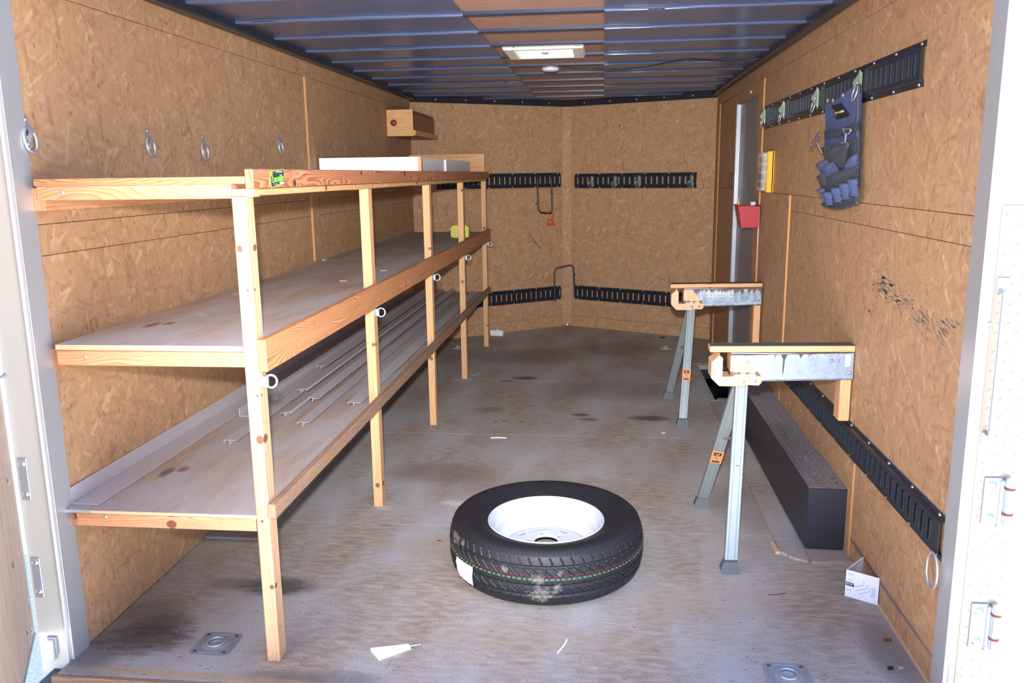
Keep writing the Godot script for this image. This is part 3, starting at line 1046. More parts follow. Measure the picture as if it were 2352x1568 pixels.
func build_rear_frame() -> void:
	# left: aluminium reveal, then the white rear post with two latch keepers
	var t := setting("trim_20", "white rear door post at the left of the doorway with an aluminium reveal")
	var b := MB.new()
	b.span(XL - 0.004, XL + 0.006, -0.05, 2.0, ZB + 0.002, -2.072, 0.001)
	put(b, "reveal", M.aluminium, t)
	b = MB.new()
	b.span(XL - 0.10, XL - 0.002, -0.35, 2.15, -2.14, -2.07, 0.004)
	put(b, "post", M.white_paint, t)
	b = MB.new()
	b.span(XL - 0.012, XL - 0.004, -0.05, 2.05, -2.07, -2.064, 0.002)
	put(b, "seal_strip", M.aluminium, t)
	for y in [0.56, 0.26]:
		b = MB.new()
		b.span(-1.632, -1.604, y - 0.062, y + 0.062, -2.07, -2.065, 0.003)
		var kp := put(b, "keeper_plate", M.zinc, t)
		for s in [-1.0, 1.0]:
			b = MB.new()
			b.lathe([Vector2(0.0, 0.006), Vector2(0.006, 0.005), Vector2(0.0105, 0.0)], 14, Transform3D(Basis(Quaternion(Vector3.UP, Vector3(0, 0, 1))), Vector3(-1.618, y + s * 0.045, -2.065)))
			put(b, "bolt", M.screw_steel, kp)
	b = MB.new()
	b.span(-1.612, -1.582, 0.02, 0.075, -2.07, -2.062, 0.003)
	put(b, "latch_frame", M.dull_zinc, t)
	b = MB.new()
	b.span(-1.608, -1.59, 0.0, 0.068, -2.064, -2.054, 0.003)
	put(b, "striker", M.white_paint, t)
	# a grab bar on the left post, up high
	b = MB.new()
	b.tube([Vector3(-1.635, 1.12, -2.068), Vector3(-1.635, 1.12, -2.035), Vector3(-1.635, 0.86, -2.035), Vector3(-1.635, 0.86, -2.068)], 0.007, 10)
	put(b, "grab_bar", M.zinc, t)
	# right: aluminium reveal, white post and tread plate with hinges
	t = setting("trim_21", "right rear door post with aluminium reveal, tread plate and hinge leaves")
	b = MB.new()
	b.span(XR - 0.006, XR + 0.004, -0.05, 2.0, ZB + 0.002, -2.072, 0.001)
	put(b, "reveal", M.aluminium, t)
	b = MB.new()
	b.span(XR + 0.002, 1.015, -0.35, 2.15, -2.14, -2.07, 0.004)
	put(b, "post", M.white_paint, t)
	b = MB.new()
	b.span(XR + 0.004, XR + 0.012, -0.05, 2.05, -2.07, -2.064, 0.002)
	put(b, "seal_strip", M.aluminium, t)
	b = MB.new()
	b.span(0.922, 1.018, -0.35, 1.30, -2.07, -2.066, 0.001)
	var plate := put(b, "tread_plate", M.tread_plate, t, "diamond tread plate on the right door post")
	b = MB.new()
	for i in 70:
		for j in 4:
			var y := -0.33 + i * 0.0233
			var x := 0.934 + j * 0.0235 + (0.0 if i % 2 else 0.004)
			var a := 0.7 if (i + j) % 2 else -0.7
			var d := Vector3(cos(a), sin(a), 0)
			var q := Vector3(-d.y, d.x, 0)
			var p := Vector3(x, y, -2.0662)
			var top := p + Vector3(0, 0, 0.0017)
			var e := [p - d * 0.0095, p - q * 0.0026, p + d * 0.0095, p + q * 0.0026]
			for s in 4:
				b.face([e[s], e[(s + 1) % 4], top], (e[s] + e[(s + 1) % 4]) / 2.0 - p + Vector3(0, 0, 0.003), [Vector2.ZERO, Vector2.ZERO, Vector2.ZERO])
	var bars := put(b, "tread_bar", M.tread_plate, plate)
	bars.set_meta("kind", "stuff")
	for y in [0.575, 0.237]:
		b = MB.new()
		b.span(0.944, 0.985, y - 0.062, y + 0.062, -2.066, -2.06, 0.003)
		b.span(0.98, 0.992, y - 0.07, y + 0.058, -2.066, -2.054, 0.003)
		var leaf := put(b, "hinge_leaf", M.dull_zinc, t)
		b = MB.new()
		b.tube([Vector3(0.999, y - 0.055, -2.05), Vector3(0.999, y + 0.065, -2.05)], 0.011, 14)
		put(b, "barrel", M.zinc, leaf)
		for s in [-1.0, 1.0]:
			b = MB.new()
			b.lathe([Vector2(0.0, 0.007), Vector2(0.006, 0.006), Vector2(0.0125, 0.0)], 14, Transform3D(Basis(Quaternion(Vector3.UP, Vector3(0, 0, 1))), Vector3(0.961, y + s * 0.042, -2.06)))
			put(b, "bolt", M.screw_steel, leaf)
		b = MB.new()
		b.tube([Vector3(0.999, y - 0.03, -2.05), Vector3(0.999, y - 0.024, -2.05)], 0.0125, 12)
		b.tube([Vector3(0.999, y + 0.036, -2.05), Vector3(0.999, y + 0.042, -2.05)], 0.0125, 12)
		put(b, "rust_band", M.rust_mark, leaf)
		b = MB.new()
		b.bar(Vector3(1.004, y - 0.01, -2.046), Vector3(1.16, y - 0.01, -1.99), 0.05, 0.005, Vector3(0.3, 0, 1))
		put(b, "strap", M.dull_zinc, leaf)
	# the grab bar on the right post
	b = MB.new()
	b.tube([Vector3(0.936, 1.10, -2.064), Vector3(0.936, 1.10, -2.04), Vector3(0.936, 0.75, -2.04), Vector3(0.936, 0.75, -2.064)], 0.007, 10)
	var gb := put(b, "grab_bar", M.zinc, t)
	for y in [1.115, 0.735]:
		b = MB.new()
		b.span(0.926, 0.956, y - 0.018, y + 0.018, -2.07, -2.062, 0.003)
		put(b, "foot_plate", M.dull_zinc, gb)
	b = MB.new()
	b.lathe([Vector2(0.0, 0.006), Vector2(0.005, 0.005), Vector2(0.007, 0.0)], 10, Transform3D(Basis(Quaternion(Vector3.UP, Vector3(0, 0, 1))), Vector3(0.918, 1.02, -2.07)))
	put(b, "bolt", M.screw_steel, t)
	# header over the doorway
	t = setting("trim_22", "white rear header above the doorway")
	b = MB.new()
	b.span(XL - 0.10, 1.015, 2.0, 2.15, -2.14, -2.07, 0.004)
	put(b, "header", M.white_paint, t)
	b = MB.new()
	b.span(XL - 0.10, 1.015, -0.35, -0.062, -2.14, -1.99, 0.004)
	put(b, "bumper", M.white_paint, t)
	# the left rear door, part open, its plywood side towards the doorway
	var dr := setting("door_1", "open left rear door with a bare plywood inside and round bolt heads")
	dr.position = Vector3(-1.652, 0.09, -2.06)
	dr.basis = Basis(Vector3.UP, -deg_to_rad(60.0))
	b = MB.new()
	b.off = Vector2(0.3, 0.2)
	b.span(0.0, 1.15, 0.0, 1.9, -0.006, 0.0, 0.001)
	put(b, "plywood_lining", M.door_ply, dr)
	b = MB.new()
	b.span(0.0, 1.15, 0.0, 1.9, 0.001, 0.03, 0.002)
	put(b, "outer_skin", M.white_paint, dr)
	b = MB.new()
	b.span(0.0, 1.15, -0.012, -0.001, -0.008, 0.03, 0.001)
	put(b, "bottom_rail", M.dull_zinc, dr)
	for p in [[0.03, 0.12], [0.03, 0.66], [0.05, 0.03], [0.10, 0.5], [0.12, 0.06], [0.20, 0.3], [0.10, 1.1]]:
		b = MB.new()
		b.lathe([Vector2(0.0, 0.005), Vector2(0.007, 0.004), Vector2(0.011, 0.0)], 14, Transform3D(Basis(Quaternion(Vector3.UP, Vector3(0, 0, -1))), Vector3(p[0], p[1], -0.006)))
		put(b, "bolt_head", M.screw_steel, dr)


func build_side_door() -> void:
	var d := setting("door_2", "closed grey side door in the right wall with a bright aluminium edge")
	var b := MB.new()
	b.span(XR + 0.028, XR + 0.05, -0.05, 1.85, -6.0, -5.13, 0.001)
	put(b, "leaf", M.door_grey, d)
	b = MB.new()
	b.span(XR - 0.004, XR + 0.028, 0.0, 1.842, -5.998, -5.975, 0.003)
	put(b, "edge_trim", M.zinc, d, "bright aluminium corner trim of the side door")
	b = MB.new()
	b.span(XR - 0.002, XR + 0.028, 1.828, 1.836, -5.975, -5.142, 0.001)
	put(b, "head_trim", M.osb, d)
	# latch on the header and the handle
	b = MB.new()
	b.span(XR - 0.012, XR, 1.852, 1.868, -5.46, -5.42, 0.002)
	put(b, "latch", M.zinc, d)
	b = MB.new()
	b.span(XR + 0.008, XR + 0.028, 0.82, 0.95, -5.25, -5.215, 0.004)
	var hd := put(b, "handle", M.black_paint, d)
	b = MB.new()
	b.span(XR + 0.004, XR + 0.028, 0.785, 0.815, -5.25, -5.215, 0.004)
	put(b, "release", M.orange_plastic, hd)
	# hinge-side pull on the wooden panel
	b = MB.new()
	b.tube([Vector3(XR, 1.375, -6.05), Vector3(XR - 0.018, 1.37, -6.05), Vector3(XR - 0.018, 1.28, -6.05), Vector3(XR, 1.275, -6.05)], 0.006, 8)
	put(b, "pull", M.black_paint, d)
	# check chain and its spring
	var ch := thing("door_chain", "hanging steel check chain with a spring on the grey side door", "chain", Vector3(XR + 0.018, 1.80, -5.83))
	b = MB.new()
	var link := 0
	var y := 0.0
	while y > -0.42:
		if y < -0.06 and y > -0.17:
			y -= 0.004
			continue
		var pts := []
		for q in 12:
			var a := TAU * q / 12.0
			var p := Vector3(cos(a) * 0.0045, sin(a) * 0.010, 0)
			pts.append(Vector3(0, y, 0) + (p if link % 2 else Vector3(p.z, p.y, p.x)))
		b.tube(pts, 0.0016, 5, true)
		link += 1
		y -= 0.0155
	put(b, "chain_link", M.chain_steel, ch).set_meta("kind", "stuff")
	b = MB.new()
	var coil := []
	for q in 130:
		var a := q * 0.62
		coil.append(Vector3(cos(a) * 0.007, -0.055 - 0.115 * q / 130.0, sin(a) * 0.007))
	b.tube(coil, 0.0014, 5)
	put(b, "spring", M.chain_steel, ch)


func lumber(parent: Node3D, called: String, m: Material, x0: float, x1: float, y0: float, y1: float, z0: float, z1: float, shift := Vector2(0.2, 0.1), label := "") -> MeshInstance3D:
	var b := MB.new()
	b.off = shift
	b.span(x0, x1, y0, y1, z0, z1, 0.0018)
	return put(b, called, m, parent, label)


func build_shelf() -> void:
	var at := Vector3(-1.24, 0, -4.36)
	var s := thing("shelf_unit", "long three-level shelf of rough lumber and plywood along the left wall", "shelf", at)
	var z0 := -2.11
	var posts := [-2.11, -3.27, -4.45, -5.54, -6.64]
	for i in 5:
		var z: float = posts[i]
		var b := MB.new()
		b.span(-0.963 - at.x, -0.925 - at.x, 0.0005, 1.337, z - 0.052 - at.z, z - at.z, 0.002)
		# u runs down from the top of each post; each post shows another stretch of the timber
		for k in b.v.size():
			b.t[k] = Vector2(1.337 - b.v[k].y + 0.29 * i, (b.v[k].x + at.x + 0.963) + (b.v[k].z + at.z - z) * 0.7)
		put(b, "post", M.post_pine if i == 0 else M.pine, s)
	var g := s
	var zf := -6.6
	for lv in 3:
		var yl: float = [1.333, 0.881, 0.405][lv]
		var yh: float = [1.37, 0.922, 0.443][lv]
		for i in 5:
			var z: float = posts[i]
			lumber(g, "cross_bearer", M.fir if lv != 0 or i == 0 else M.pine, XL + 0.04 - at.x, -0.9635 - at.x, yl, yh, z - 0.04 - at.z, z - at.z - 0.001, Vector2(0.2 + 0.23 * i + 0.4 * lv, 0.02 * lv + 0.01))
		var ll: float = [1.304, 0.867, 0.39][lv]
		var lh: float = [1.366, 0.921, 0.431][lv]
		lumber(g, "wall_ledger", M.fir if lv == 0 else M.red_fir, XL + 0.0005 - at.x, XL + 0.039 - at.x, ll, lh, zf - 0.1 - at.z, -2.14 - at.z)
	# boards: the edges show as bare veneer
	for lv in 3:
		var y0: float = [1.3705, 0.9225, 0.4435][lv]
		var y1: float = [1.389, 0.938, 0.453][lv]
		var zn: float = [-2.112, -2.118, -2.112][lv]
		for part in 2:
			var za: float = zn if part == 0 else -4.47
			var zb: float = -4.468 if part == 0 else -6.66
			var b := MB.new()
			b.off = Vector2(0.0, 0.0)
			b.span((-1.512 if part == 0 and lv < 2 else XL + 0.001) - at.x, -0.9285 - at.x, y0, y1, zb - at.z, za - at.z, 0.001)
			for k in b.v.size():
				b.t[k] = Vector2(-(b.v[k].z + at.z + 2.1) + lv * 0.7 * part, b.v[k].x + at.x + 1.55)
			var bd := put(b, "shelf_board", M.shelf_ply, g)
			if part == 0:
				b = MB.new()
				b.span((-1.51 if lv < 2 else -1.46) - at.x, (-0.9645 if lv > 0 else -0.9295) - at.x, y0 + 0.0005, y1 - 0.0005, za - at.z, za + 0.0006 - at.z, 0.0)
				put(b, "veneer_edge", M.ply_edge if lv != 0 else M.streaky_fir, bd)
	# front rails
	lumber(g, "top_strip", M.pine, -0.963 - at.x, -0.9265 - at.x, 1.338, 1.357, -6.69 - at.z, -2.112 - at.z, Vector2(0.5, 0.05))
	var rail := lumber(g, "top_rail", M.red_fir, -0.9262 - at.x, -0.904 - at.x, 1.358, 1.408, -6.69 - at.z, -2.118 - at.z, Vector2(0.4, 0.015))
	lumber(g, "corner_block", M.pine, -0.9262 - at.x, -0.904 - at.x, 1.336, 1.3575, -2.155 - at.z, -2.115 - at.z, Vector2(0.1, 0.02))
	lumber(g, "middle_rail", M.streaky_fir, -0.9247 - at.x, -0.9 - at.x, 0.868, 0.957, -6.70 - at.z, -2.112 - at.z, Vector2(0.31, 0.02))
	lumber(g, "bottom_rail", M.old_board, -0.9247 - at.x, -0.9 - at.x, 0.45, 0.492, -6.66 - at.z, -2.10 - at.z, Vector2(0.45, 0.033))
	# a bent nail standing out of the top rail
	var b := MB.new()
	b.tube([Vector3(-0.904 - at.x, 1.386, -2.43 - at.z), Vector3(-0.899 - at.x, 1.389, -2.44 - at.z), Vector3(-0.897 - at.x, 1.397, -2.455 - at.z)], 0.0016, 6)
	b.lathe([Vector2(0.0, 0.0015), Vector2(0.0035, 0.001), Vector2(0.0035, -0.001)], 8, Transform3D(Basis(), Vector3(-0.897 - at.x, 1.398, -2.456 - at.z)))
	put(b, "bent_nail", M.dull_zinc, rail)
	# the sticker on the top rail
	b = MB.new()
	var zs := -2.285 - at.z
	var pl := Transform3D(Basis(Vector3(0, 0, -1), Vector3(0, 1, 0), Vector3(1, 0, 0)), Vector3(-0.9038 - at.x, 1.383, zs))
	b.prism([Vector2(-0.052, -0.027), Vector2(-0.030, -0.024), Vector2(0.052, -0.014), Vector2(0.050, 0.026), Vector2(0.0, 0.023), Vector2(-0.054, 0.019)], 0.0004, pl)
	var stk := put(b, "sticker", M.sticker_green, rail, "black and green sticker reading Crocodile")
	b = MB.new()
	b.prism([Vector2(-0.048, -0.0235), Vector2(-0.029, -0.0205), Vector2(0.0485, -0.0115), Vector2(0.0465, 0.0235), Vector2(0.0, 0.021), Vector2(-0.034, 0.0185), Vector2(-0.036, 0.006), Vector2(-0.050, 0.004)], 0.0003, pl.translated_local(Vector3(0, 0, 0.0005)))
	put(b, "black_field", M.ink_black, stk)
	letters(stk, "Crocodile", M.sticker_green, pl.translated_local(Vector3(0.0, -0.0005, 0.001)) * Transform3D(Basis(Vector3(0, 0, 1), 0.07), Vector3.ZERO), 0.0185, 0.086, true)
	letters(stk, "CLOTH", M.thread_white, pl.translated_local(Vector3(0.026, -0.0125, 0.001)) * Transform3D(Basis(Vector3(0, 0, 1), 0.07), Vector3.ZERO), 0.006, 0.028, true)
	for q in [[0.008, 0.0165, 0.05], [0.014, 0.0195, 0.045], [-0.018, -0.0155, 0.03]]:
		b = MB.new()
		b.box(pl * Vector3(q[0], q[1], 0.001), Vector3(0.0006, 0.0011, q[2]), 0.0)
		put(b, "fine_print", M.thread_white, stk)
	# screw heads at the joints
	for p in [[-1.43, 1.352, -2.109], [-1.42, 0.905, -2.109], [-1.415, 0.435, -2.109]]:
		b = MB.new()
		b.lathe([Vector2(0.0, 0.003), Vector2(0.004, 0.0025), Vector2(0.006, 0.0)], 10, Transform3D(Basis(Quaternion(Vector3.UP, Vector3(0, 0, 1))), Vector3(p[0], p[1], p[2]) - at))
		put(b, "screw_head", M.screw_steel, g)


# lettering of a given height, squeezed to a given width, facing +z of its place
func letters(parent: Node3D, text: String, m: Material, place: Transform3D, high: float, wide: float, bold := false, called := "lettering") -> void:
	var tm := TextMesh.new()
	var font := SystemFont.new()
	font.font_names = PackedStringArray(["Droid Sans"])
	font.font_weight = 700 if bold else 400
	tm.font = font
	tm.text = text
	tm.font_size = 48
	tm.pixel_size = 0.01
	tm.depth = 0.02
	tm.curve_step = 1.5
	tm.material = m
	var box := tm.get_aabb()
	var o := MeshInstance3D.new()
	o.mesh = tm
	o.name = called
	parent.add_child(o, true)
	var sx := wide / maxf(box.size.x, 0.001)
	var sy := high / maxf(box.size.y, 0.001)
	o.transform = place * Transform3D(Basis.from_scale(Vector3(sx, sy, 0.02)), Vector3(-(box.position.x + box.size.x / 2.0) * sx, -(box.position.y + box.size.y / 2.0) * sy, 0))


# ------------------------------------------------------------------ the spare wheel
func build_wheel() -> void:
	var w := thing("spare_wheel", "black trailer tyre on a white steel rim lying flat on the floor", "wheel", Vector3(-0.194, 0.0, -2.797), "", Basis(Vector3.UP, 0.35))
	var half := 0.104
	var mid := half + 0.0005
	# tyre: tread as a dense band, so that grooves and sipes are real dents
	var prof := []          # (radius, height, kind) kind 0 sidewall, 1 tread
	var side := [[0.2075, 0.066], [0.2095, 0.071], [0.215, 0.0738], [0.225, 0.0775], [0.24, 0.0845], [0.262, 0.0925], [0.282, 0.0975], [0.298, 0.0985], [0.310, 0.0965], [0.3185, 0.0925], [0.3245, 0.0865]]
	for s in side:
		prof.append([s[0], s[1], 0])
	var nt := 58
	for i in nt + 1:
		var y := lerpf(0.0815, -0.0815, float(i) / nt)
		var r := 0.3455 - 0.0155 * pow(absf(y) / 0.0815, 2.6)
		prof.append([r, y, 1])
	side.reverse()
	for s in side:
		prof.append([s[0], -s[1], 0])
	var seg := 900
	var pitch := 60
	var b := MB.new()
	b.colored = true
	var rows := []
	var rubber := Color(0.012, 0.0135, 0.018)
	for i in prof.size():
		for j in seg + 1:
			var a := TAU * j / seg
			var r: float = prof[i][0]
			var y: float = prof[i][1]
			var col := rubber
			if prof[i][2] == 1:
				var deep := 0.0
				for gy in [0.047, 0.013, -0.013, -0.047]:
					if absf(y - gy) < 0.0042:
						deep = 0.006
				var ph := fposmod(j * float(pitch) / seg, 1.0)
				# zigzag sipes across the shoulder ribs, slanted ones in the inner ribs
				var ay := absf(y)
				if ay > 0.050:
					var kink := 0.18 * (ay - 0.05) / 0.03 + (0.16 if ay > 0.060 else 0.0) * (ay - 0.06) / 0.02
					var q := fposmod(ph - kink, 1.0)
					if q < 0.10 and ay < 0.076:
						deep = maxf(deep, 0.0045)
				elif ay > 0.017 and ay < 0.043:
					var q := fposmod(ph - (ay - 0.017) * 34.0 * signf(y), 1.0)
					if q < 0.13:
						deep = maxf(deep, 0.0045)
					elif q > 0.5 and q < 0.56:
						deep = maxf(deep, 0.002)
				elif ay < 0.009:
					if fposmod(ph * 1.0 + y * 12.0, 1.0) < 0.1 and ay > 0.005:
						deep = maxf(deep, 0.003)
				r -= deep
				if deep < 0.001:
					if y > 0.0165 and y < 0.0200:
						col = Color(0.55, 0.05, 0.07)
					elif y > 0.007 and y < 0.0095 and fposmod(ph * 2.0, 1.0) < 0.6:
						col = Color(0.08, 0.24, 0.09)
			else:
				# flutes on the shoulder
				var q := fposmod(j * 150.0 / seg, 1.0)
				if r > 0.308 and q < 0.2:
					r -= 0.0012
			b.vert(Vector3(cos(a) * r, y + mid, sin(a) * r), Vector3.UP, Vector2(float(j) / seg, float(i) / prof.size()), col)
	var wd := seg + 1
	for i in prof.size():
		for j in wd:
			var jl := j - 1 if j > 0 else wd - 2
			var jr := j + 1 if j < wd - 1 else 1
			var dx := b.v[i * wd + jr] - b.v[i * wd + jl]
			var dy := b.v[mini(i + 1, prof.size() - 1) * wd + j] - b.v[maxi(i - 1, 0) * wd + j]
			var nn := dx.cross(dy).normalized()
			var core := Vector3(b.v[i * wd + j].x, 0, b.v[i * wd + j].z).normalized() * 0.262 + Vector3(0, mid, 0)
			if nn.dot(b.v[i * wd + j] - core) < 0.0:
				nn = -nn
			b.n[i * wd + j] = nn
	# mud dried on the tread, as patches of lighter rubber colour with ragged edges
	var f := FastNoiseLite.new()
	f.seed = 3
	f.frequency = 60.0
	var spots := [[1.93, 0.012, 0.07, 0.02], [1.72, 0.03, 0.03, 0.012], [2.25, 0.034, 0.04, 0.012], [3.02, 0.056, 0.12, 0.02], [2.83, 0.06, 0.04, 0.015], [1.9, -0.045, 0.13, 0.03], [1.75, -0.02, 0.05, 0.02]]
	for i in b.v.size():
		var p := b.v[i] - Vector3(0, mid, 0)
		var ang := atan2(p.z, p.x) + 0.0
		for s in spots:
			var da: float = wrapf(ang - s[0], -PI, PI) / s[2]
			var dy: float = (p.y - s[1]) / s[3]
			var m: float = clampf(1.0 - da * da - dy * dy + 1.4 * f.get_noise_3d(p.x, p.y, p.z), 0.0, 1.0)
			if m > 0.0 and Vector2(p.x, p.z).length() > 0.30:
				b.c[i] = b.c[i].lerp(Color(0.20, 0.18, 0.15), m * 0.75)
	for i in prof.size() - 1:
		for j in seg:
			var a := i * wd + j
			b.tri(a, a + 1, a + wd)
			b.tri(a + 1, a + wd + 1, a + wd)
	var tyre := put(b, "tyre", M.tyre_rubber, w)
	# moulding hairs round the shoulder
	b = MB.new()
	rng.seed = 77
	for i in 260:
		var a := rng.randf() * TAU
		var y := rng.randf_range(-0.085, 0.088)
		var r := 0.3455 - 0.0155 * pow(minf(absf(y) / 0.0815, 1.0), 2.6) - 0.001
		var o := Vector3(cos(a), rng.randf_range(-0.3, 0.3), sin(a))
		var p := Vector3(cos(a) * r, y + mid, sin(a) * r)
		b.tube([p, p + o * rng.randf_range(0.004, 0.009)], 0.0005, 3, false, false)
	put(b, "moulding_hairs", M.black_paint, tyre).set_meta("kind", "stuff")
	# the paper label on the tread
	b = MB.new()
	rows = []
	for i in 9:
		var row := []
		var y := lerpf(0.004, -0.072, i / 8.0)
		var r := 0.3466 - 0.0155 * pow(absf(y) / 0.0815, 2.6)
		for j in 13:
			var a := 2.93 - 0.30 * j / 12.0 + 0.035 * (i / 8.0)
			var lift := 0.0016 * sin(j * 1.9 + i * 0.6) * sin(i * 0.9) * (0.4 if i < 2 else 1.0)
			row.append(Vector3(cos(a) * (r + lift + 0.001), y + mid, sin(a) * (r + lift + 0.001)))
		rows.append(row)
	b.grid(rows, Vector3.ZERO)
	for i in b.v.size():
		if b.n[i].dot(Vector3(b.v[i].x, 0, b.v[i].z)) < 0.0:
			b.n[i] = -b.n[i]
	b.reorient()
	put(b, "paper_label", M.paper, tyre, "crumpled white paper label on the tread")
	# rim
	b = MB.new()
	b.lathe([Vector2(0.2045, 0.168), Vector2(0.2085, 0.172), Vector2(0.2085, 0.1755), Vector2(0.206, 0.1785), Vector2(0.2015, 0.178), Vector2(0.1985, 0.173), Vector2(0.193, 0.166), Vector2(0.189, 0.160), Vector2(0.1865, 0.148), Vector2(0.185, 0.141), Vector2(0.180, 0.135), Vector2(0.1775, 0.126), Vector2(0.177, 0.110), Vector2(0.176, 0.096), Vector2(0.170, 0.084), Vector2(0.162, 0.077), Vector2(0.152, 0.0735)], 96)
	var rim := put(b, "rim_barrel", M.rim_white, w)
	# disc with its hub hole, five stud holes and eight slots
	var csg := CSGCombiner3D.new()
	csg.name = "rim_disc"
	w.add_child(csg)
	var disc := CSGPolygon3D.new()
	disc.name = "disc_body"
	disc.polygon = PackedVector2Array([Vector2(0.0415, 0.0835), Vector2(0.0415, 0.0905), Vector2(0.048, 0.0930), Vector2(0.074, 0.0940), Vector2(0.086, 0.0905), Vector2(0.096, 0.0855), Vector2(0.118, 0.0835), Vector2(0.138, 0.0775), Vector2(0.153, 0.0740), Vector2(0.156, 0.0675), Vector2(0.136, 0.0715), Vector2(0.117, 0.0775), Vector2(0.095, 0.0795), Vector2(0.084, 0.0845), Vector2(0.073, 0.0880), Vector2(0.049, 0.0870)])
	disc.mode = CSGPolygon3D.MODE_SPIN
	disc.spin_degrees = 360
	disc.spin_sides = 80
	disc.smooth_faces = true
	disc.material = M.rim_white
	csg.add_child(disc)
	for i in 5:
		var h := CSGCylinder3D.new()
		h.name = "stud_hole"
		h.radius = 0.0075
		h.height = 0.06
		h.sides = 16
		h.operation = CSGShape3D.OPERATION_SUBTRACTION
		h.position = Vector3(cos(TAU * i / 5.0 + 0.94) * 0.0572, 0.09, sin(TAU * i / 5.0 + 0.94) * 0.0572)
		h.material = M.rim_white
		csg.add_child(h, true)
	for i in 8:
		var h := CSGCylinder3D.new()
		h.name = "slot_hole"
		h.radius = 0.0115
		h.height = 0.06
		h.sides = 18
		h.operation = CSGShape3D.OPERATION_SUBTRACTION
		var a := TAU * i / 8.0 + 0.15
		h.transform = Transform3D(Basis(Vector3.UP, -a) * Basis.from_scale(Vector3(0.7, 1.0, 1.7)), Vector3(cos(a) * 0.121, 0.08, sin(a) * 0.121))
		h.material = M.rim_white
		csg.add_child(h, true)
	b = MB.new()
	b.lathe([Vector2(0.2035, 0.022), Vector2(0.2065, 0.019), Vector2(0.202, 0.0155), Vector2(0.1965, 0.022), Vector2(0.187, 0.032), Vector2(0.182, 0.05), Vector2(0.175, 0.07)], 72)
	put(b, "rim_back", M.rim_white, w)


func build_wheel_boxes() -> void:
	# right: black painted box over the wheel; the far end runs on behind the sawhorse
	var w := thing("wheel_box", "black painted wheel box along the right wall beside the sawhorses", "wheel box", Vector3(0.83, 0.0, -3.95))
	var b := MB.new()
	b.span(-0.0745, 0.068, 0.0101, 0.246, -1.0, 0.972, 0.004)
	put(b, "box", M.black_box, w)
	b = MB.new()
	b.span(-0.072, 0.066, 0.2461, 0.2469, -0.998, 0.969, 0.0)
	for i in b.v.size():
		b.t[i] = Vector2(b.v[i].z * 0.4 + 0.5, b.v[i].x * 1.2 + 0.4)
	put(b, "dust_film", M.dusty_black, w, "grey dust lying on top of the black box")
	rng.seed = 31
	b = MB.new()
	# worn patches near the rear edge where the paint has flaked
	for i in 34:
		var p := Vector2(rng.randf_range(-0.065, 0.06), rng.randf_range(0.86, 0.966))
		var pts := []
		for q in 7:
			var a := TAU * q / 7.0
			pts.append(p + Vector2(cos(a) * rng.randf_range(0.004, 0.013), sin(a) * rng.randf_range(0.002, 0.006)))
		b.prism(pts, 0.0003, Transform3D(Basis(Vector3(1, 0, 0), Vector3(0, 0, 1), Vector3(0, -1, 0)), Vector3(0, 0.2475, 0)))
	put(b, "flaked_paint", M.old_board, w).set_meta("kind", "stuff")
	var l := thing("wheel_box", "black wheel box in the shade under the bottom shelf", "wheel box", Vector3(-1.47, 0.0, -3.95))
	b = MB.new()
	b.span(-0.074, 0.072, 0.0101, 0.246, -1.0, 0.972, 0.004)
	put(b, "box", M.black_box, l)


